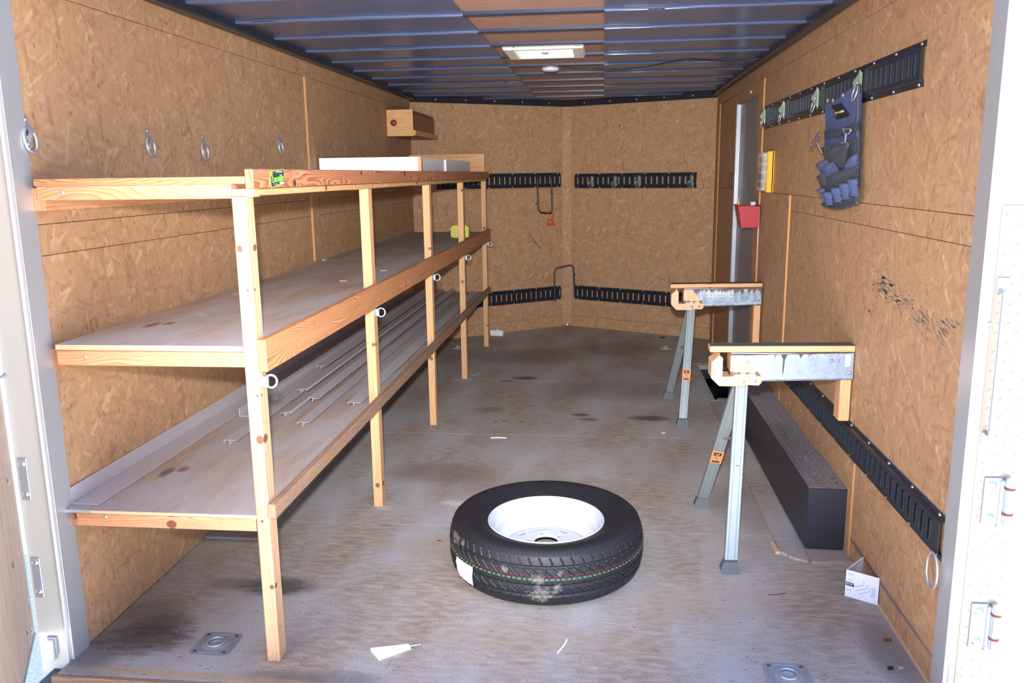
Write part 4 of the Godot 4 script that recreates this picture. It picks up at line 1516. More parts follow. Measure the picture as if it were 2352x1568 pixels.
# ------------------------------------------------------------------ sawhorses folded out from the right wall
func build_sawhorse(label: String, at: Vector3, worn: bool) -> Node3D:
	# local x towards the wall (0 at the free end), z towards the rear, y up
	var s := thing("sawhorse", label, "sawhorse", at, "sawhorses standing against the right wall")
	var L := 0.508
	# wooden top
	var b := MB.new()
	b.off = Vector2(0.15 if worn else 0.6, 0.05)
	b.box(Vector3(L / 2.0, 0.7555, 0.002), Vector3(L, 0.022, 0.062), 0.002, Basis(Vector3(0, 0, 1), 0.012))
	put(b, "top_board", M.pine, s)
	b = MB.new()
	b.box(Vector3(L / 2.0, 0.7675, 0.002), Vector3(L - 0.002, 0.0012, 0.060), 0.0, Basis(Vector3(0, 0, 1), 0.012))
	put(b, "grimy_top", M.grime, s)
	# steel beam: a channel open downwards
	b = MB.new()
	b.span(0.075, L - 0.004, 0.736, 0.7405, -0.045, 0.03, 0.001)
	b.span(0.075, L - 0.004, 0.640, 0.739, -0.045, -0.042, 0.001)
	put(b, "beam", M.dull_zinc, s)
	b = MB.new()
	var rows := []
	# the front plate with its rolled lower lip
	for p in [[0.7395, 0.030], [0.736, 0.0325], [0.67, 0.0325], [0.664, 0.0345], [0.658, 0.0325], [0.650, 0.0355], [0.643, 0.0345], [0.638, 0.028]]:
		var row := []
		for i in 9:
			row.append(Vector3(lerpf(0.13, L - 0.003, i / 8.0), p[0] + 0.012 * (i / 8.0 - 0.5), p[1]))
		rows.append(row)
	b.grid(rows, Vector3(0, 0, 1))
	var plate := put(b, "front_plate", M.plate_paint_worn if worn else M.plate_paint, s)
	# orange end bracket: plate with a slanted edge
	b = MB.new()
	b.prism([Vector2(0.078, 0.632), Vector2(0.186, 0.632), Vector2(0.188, 0.652), Vector2(0.137, 0.716), Vector2(0.12, 0.731), Vector2(0.078, 0.731)], 0.004, Transform3D(Basis(), Vector3(0, 0, 0.034)))
	b.span(0.074, 0.079, 0.632, 0.731, -0.045, 0.038, 0.001)
	for i in b.v.size():
		b.t[i] = Vector2(b.v[i].x * 6.0, -b.v[i].y * 6.0)
	put(b, "end_bracket", M.orange_paint, s)
	# orange hook: two side plates joined by a front strip
	b = MB.new()
	var hook := [Vector2(0.006, 0.648), Vector2(0.036, 0.618), Vector2(0.118, 0.618), Vector2(0.134, 0.624), Vector2(0.176, 0.622), Vector2(0.187, 0.634), Vector2(0.186, 0.644), Vector2(0.178, 0.654), Vector2(0.046, 0.652), Vector2(0.046, 0.722), Vector2(0.034, 0.733), Vector2(0.006, 0.706)]
	b.prism(hook, 0.003, Transform3D(Basis(), Vector3(0, 0, 0.0385)))
	b.prism(hook, 0.003, Transform3D(Basis(), Vector3(0, 0, -0.05)))
	for e in [[0, 1], [11, 0], [10, 11]]:
		var p: Vector2 = hook[e[0]]
		var q: Vector2 = hook[e[1]]
		var o := Vector3(-1, 0, 0)
		b.face([Vector3(p.x, p.y, -0.047), Vector3(q.x, q.y, -0.047), Vector3(q.x, q.y, 0.039), Vector3(p.x, p.y, 0.039)], o, [Vector2.ZERO, Vector2.ZERO, Vector2.ZERO, Vector2.ZERO])
	b.span(0.05, 0.078, 0.650, 0.653, -0.047, 0.039, 0.0)
	for i in b.v.size():
		b.t[i] = Vector2(b.v[i].x * 5.0 + 0.2, -b.v[i].y * 5.0)
	put(b, "stop_hook", M.orange_paint, s)
	# bolts
	for p in [[0.121, 0.637, 0.0415, 0.0075], [0.162, 0.639, 0.0415, 0.0075], [0.133, 0.708 if not worn else 0.66, 0.038, 0.006], [L - 0.014, 0.672, 0.033, 0.0065]]:
		b = MB.new()
		b.lathe([Vector2(0.0, 0.005), Vector2(p[3] * 0.6, 0.0042), Vector2(p[3], 0.001), Vector2(p[3], 0.0)], 14, Transform3D(Basis(Quaternion(Vector3.UP, Vector3(0, 0, 1))), Vector3(p[0], p[1], p[2])))
		put(b, "bolt", M.dull_zinc if p[0] < 0.2 else M.screw_steel, s)
	# legs: pressed channels, splayed front and back, with rubber shoes
	for e in [1.0, -1.0]:
		var top := Vector3(0.122, 0.628, 0.012 * e)
		var foot := Vector3(0.066 if e > 0.0 else 0.035, 0.03, 0.27 if e > 0.0 else -0.31)
		var d := (foot - top).normalized()
		b = MB.new()
		var up := Vector3(0, 0, 1.0)
		b.bar(top, foot, 0.044, 0.003, up)
		var xa := d.cross(up).normalized()
		var za := xa.cross(d)
		for k in [-1.0, 1.0]:
			b.bar(top + xa * 0.0205 * k - za * 0.012, foot + xa * 0.0205 * k - za * 0.012, 0.003, 0.024, up)
			b.bar(top + xa * 0.012 * k + za * 0.002, foot + xa * 0.012 * k + za * 0.002, 0.004, 0.004, up)
		var leg := put(b, "leg", M.grey_leg, s)
		b = MB.new()
		b.prism([Vector2(-0.03, 0.0), Vector2(0.03, 0.0), Vector2(0.032, 0.012), Vector2(0.024, 0.045), Vector2(-0.024, 0.045), Vector2(-0.034, 0.014)], 0.036, Transform3D(Basis(), Vector3(foot.x - 0.002, 0.0005, foot.z - 0.02)))
		put(b, "rubber_shoe", M.rubber_foot, leg)
		if (e > 0.0) == worn:
			# the orange warning label
			b = MB.new()
			var c := top.lerp(foot, 0.60) + za * 0.0055
			b.bar(c - d * 0.034, c + d * 0.034, 0.046, 0.001, up)
			var lab := put(b, "warning_label", M.label_orange, leg, "orange label with a black chevron box")
			b = MB.new()
			b.bar(c - d * 0.026 + za * 0.0008, c - d * 0.009 + za * 0.0008, 0.030, 0.0006, up, 0.0)
			b.bar(c + d * 0.020 + za * 0.0008, c + d * 0.028 + za * 0.0008, 0.030, 0.0006, up, 0.0)
			b.bar(c + d * 0.016 - xa * 0.006 + za * 0.0008, c - d * 0.008 + xa * 0.007 + za * 0.0008, 0.002, 0.0006, up, 0.0)
			put(b, "black_print", M.ink_black, lab)
			b = MB.new()
			for k in [-1.0, 1.0]:
				b.bar(c - d * 0.0225 + xa * 0.008 * k + za * 0.0013, c - d * 0.0125 + za * 0.0013, 0.004, 0.0005, up, 0.0)
			put(b, "chevron", M.label_orange, lab)
	# folding brace between the legs
	b = MB.new()
	b.bar(Vector3(0.098, 0.345, 0.14), Vector3(0.105, 0.41, 0.0), 0.014, 0.003, Vector3(0, 0, 1))
	b.bar(Vector3(0.085, 0.36, -0.135), Vector3(0.105, 0.41, 0.0), 0.014, 0.003, Vector3(0, 0, 1))
	put(b, "brace", M.dull_zinc, s)
	# wooden block under the wall end
	b = MB.new()
	b.off = Vector2(0.35 if worn else 0.9, 0.03)
	b.span(L - 0.042, L - 0.004, 0.49 if not worn else 0.424, 0.735, -0.038, 0.028, 0.002)
	put(b, "wall_block", M.pine, s)
	return s


func build_sawhorses() -> void:
	var a := build_sawhorse("sawhorse with pale blue steel plate and clean paint beside the wheel box", Vector3(0.391, 0, -3.052), false)
	var plate := a.get_node("front_plate")
	# black scorch streak, label and rubbed patch on the plate of the near one
	var b := MB.new()
	b.prism([Vector2(0.252, 0.736), Vector2(0.274, 0.736), Vector2(0.266, 0.716), Vector2(0.264, 0.68), Vector2(0.261, 0.655), Vector2(0.259, 0.655), Vector2(0.259, 0.69), Vector2(0.260, 0.716)], 0.0005, Transform3D(Basis(), Vector3(0, 0, 0.033)))
	b.prism([Vector2(0.312, 0.738), Vector2(0.33, 0.738), Vector2(0.326, 0.733), Vector2(0.321, 0.722), Vector2(0.318, 0.732)], 0.0005, Transform3D(Basis(), Vector3(0, 0, 0.033)))
	put(b, "black_streak", M.ink_black, plate)
	b = MB.new()
	b.span(0.476, 0.494, 0.695, 0.738, 0.0332, 0.0338, 0.0)
	put(b, "torn_sticker", M.paper, plate)
	b = MB.new()
	for s in [[0.425, 0.715, 0.43, 0.722], [0.43, 0.722, 0.437, 0.713], [0.436, 0.714, 0.427, 0.706], [0.452, 0.722, 0.456, 0.706]]:
		b.bar(Vector3(s[0], s[1], 0.0333), Vector3(s[2], s[3], 0.0333), 0.0018, 0.0005, Vector3(0, 0, 1), 0.0)
	put(b, "scratched_mark", M.rust_mark, plate)
	var w := build_sawhorse("rusty sawhorse with worn white lettering near the side door", Vector3(0.384, 0, -4.787), true)
	plate = w.get_node("front_plate")
	var face := Transform3D(Basis(Vector3(0, 0, 1), 0.01), Vector3(0.275, 0.712, 0.0333))
	letters(plate, "TOUGHBUILT", M.thread_white, face, 0.020, 0.155, true)
	letters(plate, "SAWHORSE / JOBSITE TABLE", M.thread_white, face.translated_local(Vector3(0, -0.019, 0)), 0.0085, 0.155, true)


# ------------------------------------------------------------------ slotted cargo tracks and ring fittings
# local frame: x along the track, y up, z out from the wall; origin in the middle of the track's back
func build_track(label: String, at: Vector3, basis: Basis, length: float, first := 0.032) -> Node3D:
	var t := thing("cargo_track", label, "cargo track", at, "slotted black cargo tracks on the walls", basis)
	var h := length / 2.0
	var b := MB.new()
	b.span(-h, h, 0.0475, 0.0635, 0.0004, 0.003, 0.0005)
	b.span(-h, h, -0.0635, -0.0475, 0.0004, 0.003, 0.0005)
	for s in [-1.0, 1.0]:
		b.box(Vector3(0, 0.0455 * s, 0.0075), Vector3(length, 0.003, 0.0135), 0.0005, Basis(Vector3(1, 0, 0), 0.35 * s))
	b.span(-h, h, 0.031, 0.0435, 0.0105, 0.0135, 0.0008)
	b.span(-h, h, -0.0435, -0.031, 0.0105, 0.0135, 0.0008)
	var x := -h + first
	var edge := -h
	while x < h - 0.014:
		b.span(edge, x - 0.0085, -0.031, 0.031, 0.0105, 0.0135, 0.0008)
		# rolled lips on both sides of the slot
		b.span(x - 0.0108, x - 0.0085, -0.031, 0.031, 0.004, 0.0175, 0.0008)
		b.span(x + 0.0085, x + 0.0108, -0.031, 0.031, 0.004, 0.0175, 0.0008)
		edge = x + 0.0085
		x += 0.0508
	b.span(edge, h, -0.031, 0.031, 0.0105, 0.0135, 0.0008)
	put(b, "rail", M.black_paint, t)
	var n := maxi(2, int(length / 0.203))
	var head := MB.new()
	head.lathe([Vector2(0.0, 0.0045), Vector2(0.0035, 0.004), Vector2(0.006, 0.001), Vector2(0.006, 0.0)], 10)
	var mesh := head.mesh(M.screw_steel)
	for i in n + 1:
		for s in [-1.0, 1.0]:
			var o := MeshInstance3D.new()
			o.mesh = mesh
			o.name = "screw"
			t.add_child(o, true)
			o.transform = Transform3D(Basis(Quaternion(Vector3.UP, Vector3(0, 0, 1))), Vector3(lerpf(-h + 0.03, h - 0.03, float(i) / n), 0.0555 * s, 0.003))
	return t


func ring_fitting(label: String, at: Vector3, basis: Basis, group: String) -> Node3D:
	var t := thing("ring_fitting", label, "ring fitting", at, group, basis)
	var b := MB.new()
	# the sprung body: a kite-shaped cheek standing out of the slot, and a flat base plate
	b.prism([Vector2(0.0185, 0.036), Vector2(0.026, 0.046), Vector2(0.028, 0.034), Vector2(0.046, 0.004), Vector2(0.044, -0.006), Vector2(0.030, -0.018), Vector2(0.0185, -0.040)], 0.012, Transform3D(Basis(Vector3(0, 0, 1), Vector3(0, 1, 0), Vector3(-1, 0, 0)), Vector3(0.006, 0, 0)))
	b.span(-0.017, 0.017, -0.042, 0.036, 0.0180, 0.0200, 0.0008)
	put(b, "body", M.gold_zinc, t)
	b = MB.new()
	b.lathe([Vector2(0.0, 0.004), Vector2(0.004, 0.003), Vector2(0.0055, 0.0)], 10, Transform3D(Basis(Quaternion(Vector3.UP, Vector3(1, 0, 0))), Vector3(0.006, 0.002, 0.03)))
	put(b, "rivet", M.screw_steel, t)
	b = MB.new()
	var pts := []
	for q in 28:
		var a := TAU * q / 28.0
		pts.append(Vector3(cos(a) * 0.024, -0.030 + sin(a) * 0.026, 0.036 - 0.006 * sin(a)))
	b.tube(pts, 0.0028, 8, true)
	put(b, "ring", M.zinc, t)
	return t


func build_tracks() -> void:
	var right := Basis(Vector3(0, 0, 1), Vector3(0, 1, 0), Vector3(-1, 0, 0))
	build_track("black slotted track high on the right wall, holding the tool apron", Vector3(XR, 1.677, -3.775), right, 2.42)
	build_track("black slotted track low on the right wall above the wheel box", Vector3(XR, 0.427, -3.30), right, 2.28)
	var d := Vector3(XC - XL, 0, ZA - ZCL).normalized()
	var nl := Basis(d, Vector3.UP, d.cross(Vector3.UP))
	var e := Vector3(XR - XC, 0, ZCR - ZA).normalized()
	var nr := Basis(e, Vector3.UP, e.cross(Vector3.UP))
	var A := Vector3(XL, 0, ZCL)
	var T := Vector3(XC, 0, ZA)
	var k := 1.0 / d.x
	var kr := 1.0 / e.x
	var mid := func(base: Vector3, dir: Vector3, x: float, y: float) -> Vector3: return Vector3(x, y, base.z + (x - base.x) * dir.z / dir.x)
	build_track("upper black slotted track on the nose wall behind the shelf end", mid.call(A, d, -0.877, 1.331), nl, 0.99 * k)
	build_track("upper black slotted track with four small rings by the nose corner", mid.call(T, e, 0.258, 1.320), nr, 1.015 * kr)
	build_track("lower black slotted track on the nose wall behind the shelf end", mid.call(A, d, -0.877, 0.314), nl, 0.99 * k)
	build_track("lower black slotted track on the nose wall behind the far sawhorse", mid.call(T, e, 0.258, 0.316), nr, 1.015 * kr)
	var grp := "ring fittings in the upper track of the right wall"
	for s in [[-4.86, "pale green ring fitting at the door end of the high track"], [-4.36, "pale green ring fitting second along from the side door"], [-3.70, "pale green ring fitting just beyond the tool apron"], [-3.11, "bright brassy ring fitting holding the near corner of the tool apron"]]:
		ring_fitting(s[1], Vector3(XR, 1.677, s[0]), right, grp)
	grp = "small ring fittings in the upper nose track"
	for x in [-0.09, 0.11, 0.31, 0.73]:
		ring_fitting("small ring fitting in the upper track right of the nose batten", mid.call(T, e, x, 1.320), nr, grp)
	# steel hoops hooked into the nose tracks
	var into := nl.z
	var hp := thing("steel_hoop", "black steel hoop hanging down from the upper nose track", "hoop", mid.call(A, d, -0.535, 1.33))
	var b := MB.new()
	var w := 0.073
	var pts := []
	for p in [[-w, 0.02, 0.027], [-w, 0.0, 0.034], [-w, -0.235, 0.045], [-w + 0.008, -0.262, 0.046], [-w + 0.025, -0.278, 0.047], [w - 0.025, -0.292, 0.047], [w - 0.008, -0.283, 0.046], [w, -0.262, 0.045], [w, 0.0, 0.034], [w, 0.02, 0.027]]:
		pts.append(d * p[0] + Vector3(0, p[1], 0) + into * p[2])
	b.tube(pts, 0.0078, 10)
	put(b, "bent_rod", M.black_paint, hp)
	b = MB.new()
	b.tube([d * (-w) + Vector3(0, -0.20, 0) + into * 0.043, d * (-w - 0.024) + Vector3(0, -0.20, 0) + into * 0.043], 0.005, 8)
	put(b, "stub", M.black_paint, hp)
	hp = thing("steel_hoop", "black steel hoop standing up over the nose batten from the lower tracks", "hoop", Vector3(XC, 0.31, ZA))
	b = MB.new()
	b.tube([Vector3(-0.108, -0.07, 0.12), Vector3(-0.11, 0.0, 0.115), Vector3(-0.113, 0.19, 0.10), Vector3(-0.105, 0.222, 0.098), Vector3(-0.085, 0.236, 0.094), Vector3(0.03, 0.258, 0.075), Vector3(0.05, 0.252, 0.073), Vector3(0.06, 0.228, 0.073), Vector3(0.068, 0.07, 0.072), Vector3(0.074, -0.04, 0.07)], 0.0078, 10)
	put(b, "bent_rod", M.black_paint, hp)
	b = MB.new()
	b.tube([Vector3(0.062, 0.17, 0.072), Vector3(0.084, 0.172, 0.07)], 0.005, 8)
	put(b, "stub", M.black_paint, hp)
	# red clip on the hoop
	var c := mid.call(A, d, -0.497, 1.0) as Vector3
	var rc := thing("spring_clip", "red plastic clip hanging on the lower bend of the hoop", "clip", c + into * 0.052 + Vector3(0, -0.012, 0))
	b = MB.new()
	pts = []
	for q in 15:
		var a := -2.2 + 5.0 * q / 14.0
		pts.append(d * (cos(a) * 0.030) + Vector3(0, 0.035 + sin(a) * 0.042, 0))
	b.tube(pts, 0.006, 8)
	b.bar(d * -0.022 + Vector3(0, -0.022, 0), d * -0.026 + Vector3(0, -0.058, 0), 0.012, 0.012, into)
	b.bar(d * 0.022 + Vector3(0, 0.0, 0), d * 0.032 + Vector3(0, -0.04, 0), 0.012, 0.012, into)
	put(b, "jaw", M.orange_plastic, rc)
	b = MB.new()
	b.bar(d * -0.03 + Vector3(0, -0.046, 0), d * 0.05 + Vector3(0, -0.046, 0), 0.016, 0.016, into)
	put(b, "handle", M.orange_plastic, rc)


# ------------------------------------------------------------------ the tool apron on the right wall
# the point where the sight line through a pixel of the photograph meets the upright plane at distance "out" from the right wall
func on_right(u: float, v: float, out: float) -> Vector3:
	var dir := Basis.from_euler(Vector3(-0.197914, 0.109629, -0.013415)) * Vector3((u - 1176.0) / 1912.4, -(v - 784.0) / 1912.4, -1.0)
	return Vector3(0, 1.385, 0) + dir * ((XR - out) / dir.x)


# a sheet of cloth between four pixels (far top, near top, far foot, near foot), each at its distance from the wall
func cloth(parent: Node3D, called: String, m: Material, ft: Array, nt: Array, ff: Array, nf: Array, bulge: float, seed_: int, sag := 0.0) -> Array:
	var f := FastNoiseLite.new()
	f.seed = seed_
	f.frequency = 1.0
	var a := on_right(ft[0], ft[1], ft[2])
	var b := on_right(nt[0], nt[1], nt[2])
	var c := on_right(ff[0], ff[1], ff[2])
	var d := on_right(nf[0], nf[1], nf[2])
	var rows := []
	var backs := []
	for i in 17:
		var t := i / 16.0
		var row := []
		var back := []
		for j in 21:
			var s := j / 20.0
			var p := a.lerp(b, s).lerp(c.lerp(d, s), t)
			p.x -= bulge * sin(PI * s) * (1.0 - 0.7 * t) + 0.003 * f.get_noise_2d(s * 5.0, t * 5.0)
			p.y -= sag * sin(PI * minf(1.0, s * 1.25)) * (1.0 - t)
			row.append(p - parent.position)
			back.append(p - parent.position + Vector3(0.0025, 0, 0))
		rows.append(row)
		backs.append(back)
	var mb := MB.new()
	mb.grid(rows, Vector3(-1, 0, 0))
	mb.grid(backs, Vector3(1, 0, 0))
	var o := put(mb, called, m, parent)
	# a sewn binding along the upper edge
	mb = MB.new()
	mb.tube(rows[0], 0.0028, 5)
	put(mb, "binding", M.dark_cloth, o)
	return rows


func build_apron() -> void:
	var a := thing("tool_apron", "blue and black cloth tool apron with pockets hanging on the right wall", "tool apron", Vector3(0.86, 1.45, -3.3))
	# the blue back layer that shows along the near edge, then the main sheet with its sagging top
	cloth(a, "back_layer", M.navy_cloth, [1915, 245, 0.024], [1979, 214, 0.024], [1905, 470, 0.016], [1974, 430, 0.014], 0.0, 3)
	var rows := cloth(a, "front_sheet", M.navy_cloth, [1897, 236, 0.031], [1972, 193, 0.029], [1889, 468, 0.040], [1967, 470, 0.026], 0.004, 8, 0.012)
	var b := MB.new()
	var near := []
	for r in rows:
		near.append(r[20])
	b.tube(near, 0.007, 6)
	put(b, "edge_binding", M.dark_cloth, a)
	b = MB.new()
	# rounded foot of the apron
	var foot := []
	for i in 13:
		var t := i / 12.0
		foot.append(on_right(lerpf(1889, 1968, t), 466 + 12.0 * sin(PI * clampf(t * 1.0 + 0.08, 0.0, 1.0)), 0.04 - 0.012 * t) - a.position)
	var upper := []
	for i in 13:
		var t := i / 12.0
		upper.append(on_right(lerpf(1889, 1968, t), 452, 0.041 - 0.012 * t) - a.position)
	b.grid([upper, foot], Vector3(-1, 0, 0))
	b.tube(foot, 0.006, 6)
	put(b, "foot_panel", M.dark_cloth, a)
	for p in [[1901, 231], [1913, 231], [1936, 219], [1962, 198]]:
		b = MB.new()
		var mid := on_right(p[0], p[1], 0.037) - a.position
		var pts := []
		for q in 14:
			var an := TAU * q / 14.0
			pts.append(mid + Vector3(0, sin(an) * 0.0065, cos(an) * 0.009))
		b.tube(pts, 0.0024, 6, true)
		put(b, "eyelet", M.dull_zinc, a)
	# maker's patch with its small T-shaped mark
	var o := 0.038
	var flat := func(list: Array, out: float) -> Array:
		var r := []
		for q in list:
			r.append(on_right(q[0], q[1], out) - a.position)
		return r
	var zero := [Vector2.ZERO, Vector2.ZERO, Vector2.ZERO, Vector2.ZERO, Vector2.ZERO]
	b = MB.new()
	var pp: Array = flat.call([[1910, 243], [1932, 238], [1948, 263], [1947, 267], [1921, 274]], o)
	b.face(pp, Vector3(-1, 0, 0), zero)
	b.tube(pp, 0.0012, 5, true)
	var patch := put(b, "maker_patch", M.patch_black, a)
	b = MB.new()
	b.face(flat.call([[1913.5, 249.5], [1917, 255], [1921.5, 267], [1919.5, 266]], o + 0.001), Vector3(-1, 0, 0), zero)
	b.face(flat.call([[1918, 257.5], [1929, 255], [1930, 259.5], [1920, 261.5]], o + 0.001), Vector3(-1, 0, 0), zero)
	put(b, "gold_mark", M.thread_gold, patch)
	b = MB.new()
	b.face(flat.call([[1929, 255], [1937, 252], [1940, 256.5], [1930.5, 259.5]], o + 0.001), Vector3(-1, 0, 0), zero)
	put(b, "white_mark", M.thread_white, patch)
	# waist strap with a D ring and a dangling clip
	cloth(a, "waist_strap", M.dark_cloth, [1893, 302, 0.046], [1930, 304, 0.050], [1894, 319, 0.046], [1932, 313, 0.050], 0.004, 61)
	cloth(a, "waist_strap", M.dark_cloth, [1936, 296, 0.048], [1971, 281, 0.034], [1938, 308, 0.048], [1971, 300, 0.034], 0.003, 62)
	b = MB.new()
	var ring := []
	for q in 18:
		var an := PI * q / 17.0
		ring.append(on_right(1945.5 - cos(an) * 8.5, 296.0 + sin(an) * 12.0, 0.056) - a.position)
	b.tube(ring, 0.0028, 6, true)
	b.tube([on_right(1943, 308, 0.058) - a.position, on_right(1941, 327, 0.062) - a.position], 0.003, 6)
	ring = []
	for q in [[1933, 328], [1948, 328], [1948, 334], [1933, 334]]:
		ring.append(on_right(q[0], q[1], 0.064) - a.position)
	b.tube(ring, 0.003, 6, true)
	put(b, "snap_clip", M.zinc, a)
	cloth(a, "clip_strap", M.dark_cloth, [1932, 333, 0.066], [1948, 332, 0.064], [1930, 372, 0.066], [1941, 376, 0.064], 0.003, 21)
	# pockets, upper to lower
	cloth(a, "pocket", M.dark_cloth, [1884, 342, 0.055], [1908, 334, 0.045], [1888, 356, 0.050], [1910, 352, 0.045], 0.006, 31)
	cloth(a, "pocket", M.dark_cloth, [1892, 354, 0.056], [1969, 318, 0.034], [1906, 398, 0.044], [1968, 372, 0.030], 0.016, 32)
	cloth(a, "pocket", M.navy_cloth, [1875, 380, 0.062], [1902, 366, 0.052], [1891, 405, 0.048], [1908, 402, 0.046], 0.010, 33)
	cloth(a, "pocket", M.navy_cloth, [1888, 393, 0.060], [1914, 371, 0.056], [1897, 410, 0.050], [1931, 397, 0.048], 0.010, 34)
	cloth(a, "pocket", M.navy_cloth, [1940, 378, 0.046], [1969, 352, 0.034], [1938, 394, 0.042], [1968, 382, 0.032], 0.008, 35)
	cloth(a, "pocket", M.dark_cloth, [1876, 407, 0.062], [1897, 398, 0.054], [1886, 432, 0.050], [1898, 428, 0.048], 0.008, 36)
	cloth(a, "pocket", M.dark_cloth, [1898, 410, 0.058], [1968, 384, 0.034], [1899, 444, 0.048], [1968, 428, 0.030], 0.014, 37)
	cloth(a, "pocket", M.navy_cloth, [1878, 438, 0.060], [1892, 432, 0.054], [1892, 466, 0.048], [1899, 462, 0.046], 0.008, 38)
	for i in 4:
		var u := 1890.0 + 19.5 * i
		cloth(a, "pocket", M.navy_cloth, [u, 444 - 10 * i, 0.058 - 0.006 * i], [u + 19, 441 - 10 * i, 0.056 - 0.006 * i], [u + 7 - 1.0 * i, 473 - 7 * i, 0.050 - 0.006 * i], [u + 22, 471 - 7 * i, 0.048 - 0.006 * i], 0.016, 40 + i)
	# a T-handled key sticking out of the top pocket
	var kp := on_right(1884, 340, 0.075)
	var k := thing("hex_key", "dark T-handled key sticking out of the tool apron", "key", kp)
	b = MB.new()
	b.tube([on_right(1889, 352, 0.058) - kp, on_right(1875, 325, 0.085) - kp], 0.0036, 6)
	put(b, "shank", M.chain_steel, k)
	b = MB.new()
	var loop := []
	for q in [[1864, 338], [1862, 334], [1864, 328], [1877, 308], [1880, 305], [1884, 305], [1885, 309], [1882, 314], [1870, 334], [1867, 338]]:
		loop.append(on_right(q[0], q[1], 0.088) - kp)
	b.tube(loop, 0.0032, 6, true)
	put(b, "loop_handle", M.chain_steel, k)


func tie_ring(label: String, at: Vector3, basis: Basis, group: String) -> Node3D:
	# strap plate and hanging ring; local z out from the wall
	var t := thing("tie_ring", label, "tie ring", at, group, basis)
	var b := MB.new()
	var rows := []
	for p in [[0.040, 0.001], [0.022, 0.002], [0.012, 0.006], [0.006, 0.013], [-0.002, 0.015], [-0.010, 0.012], [-0.016, 0.004], [-0.022, 0.002], [-0.044, 0.001]]:
		rows.append([Vector3(-0.011, p[0], p[1]), Vector3(0.011, p[0], p[1])])
	b.grid(rows, Vector3(0, 0, 1))
	put(b, "strap_plate", M.zinc, t)
	for y in [0.031, -0.033]:
		b = MB.new()
		b.lathe([Vector2(0.0, 0.005), Vector2(0.004, 0.004), Vector2(0.0065, 0.0)], 12, Transform3D(Basis(Quaternion(Vector3.UP, Vector3(0, 0, 1))), Vector3(0, y, 0.002)))
		put(b, "screw", M.screw_steel, t)
	b = MB.new()
	var pts := []
	for q in 28:
		var a := TAU * q / 28.0
		pts.append(Vector3(cos(a) * 0.024, -0.022 + sin(a) * 0.032, 0.010 - 0.004 * sin(a)))
	b.tube(pts, 0.0042, 8, true)
	put(b, "ring", M.zinc, t)
	return t


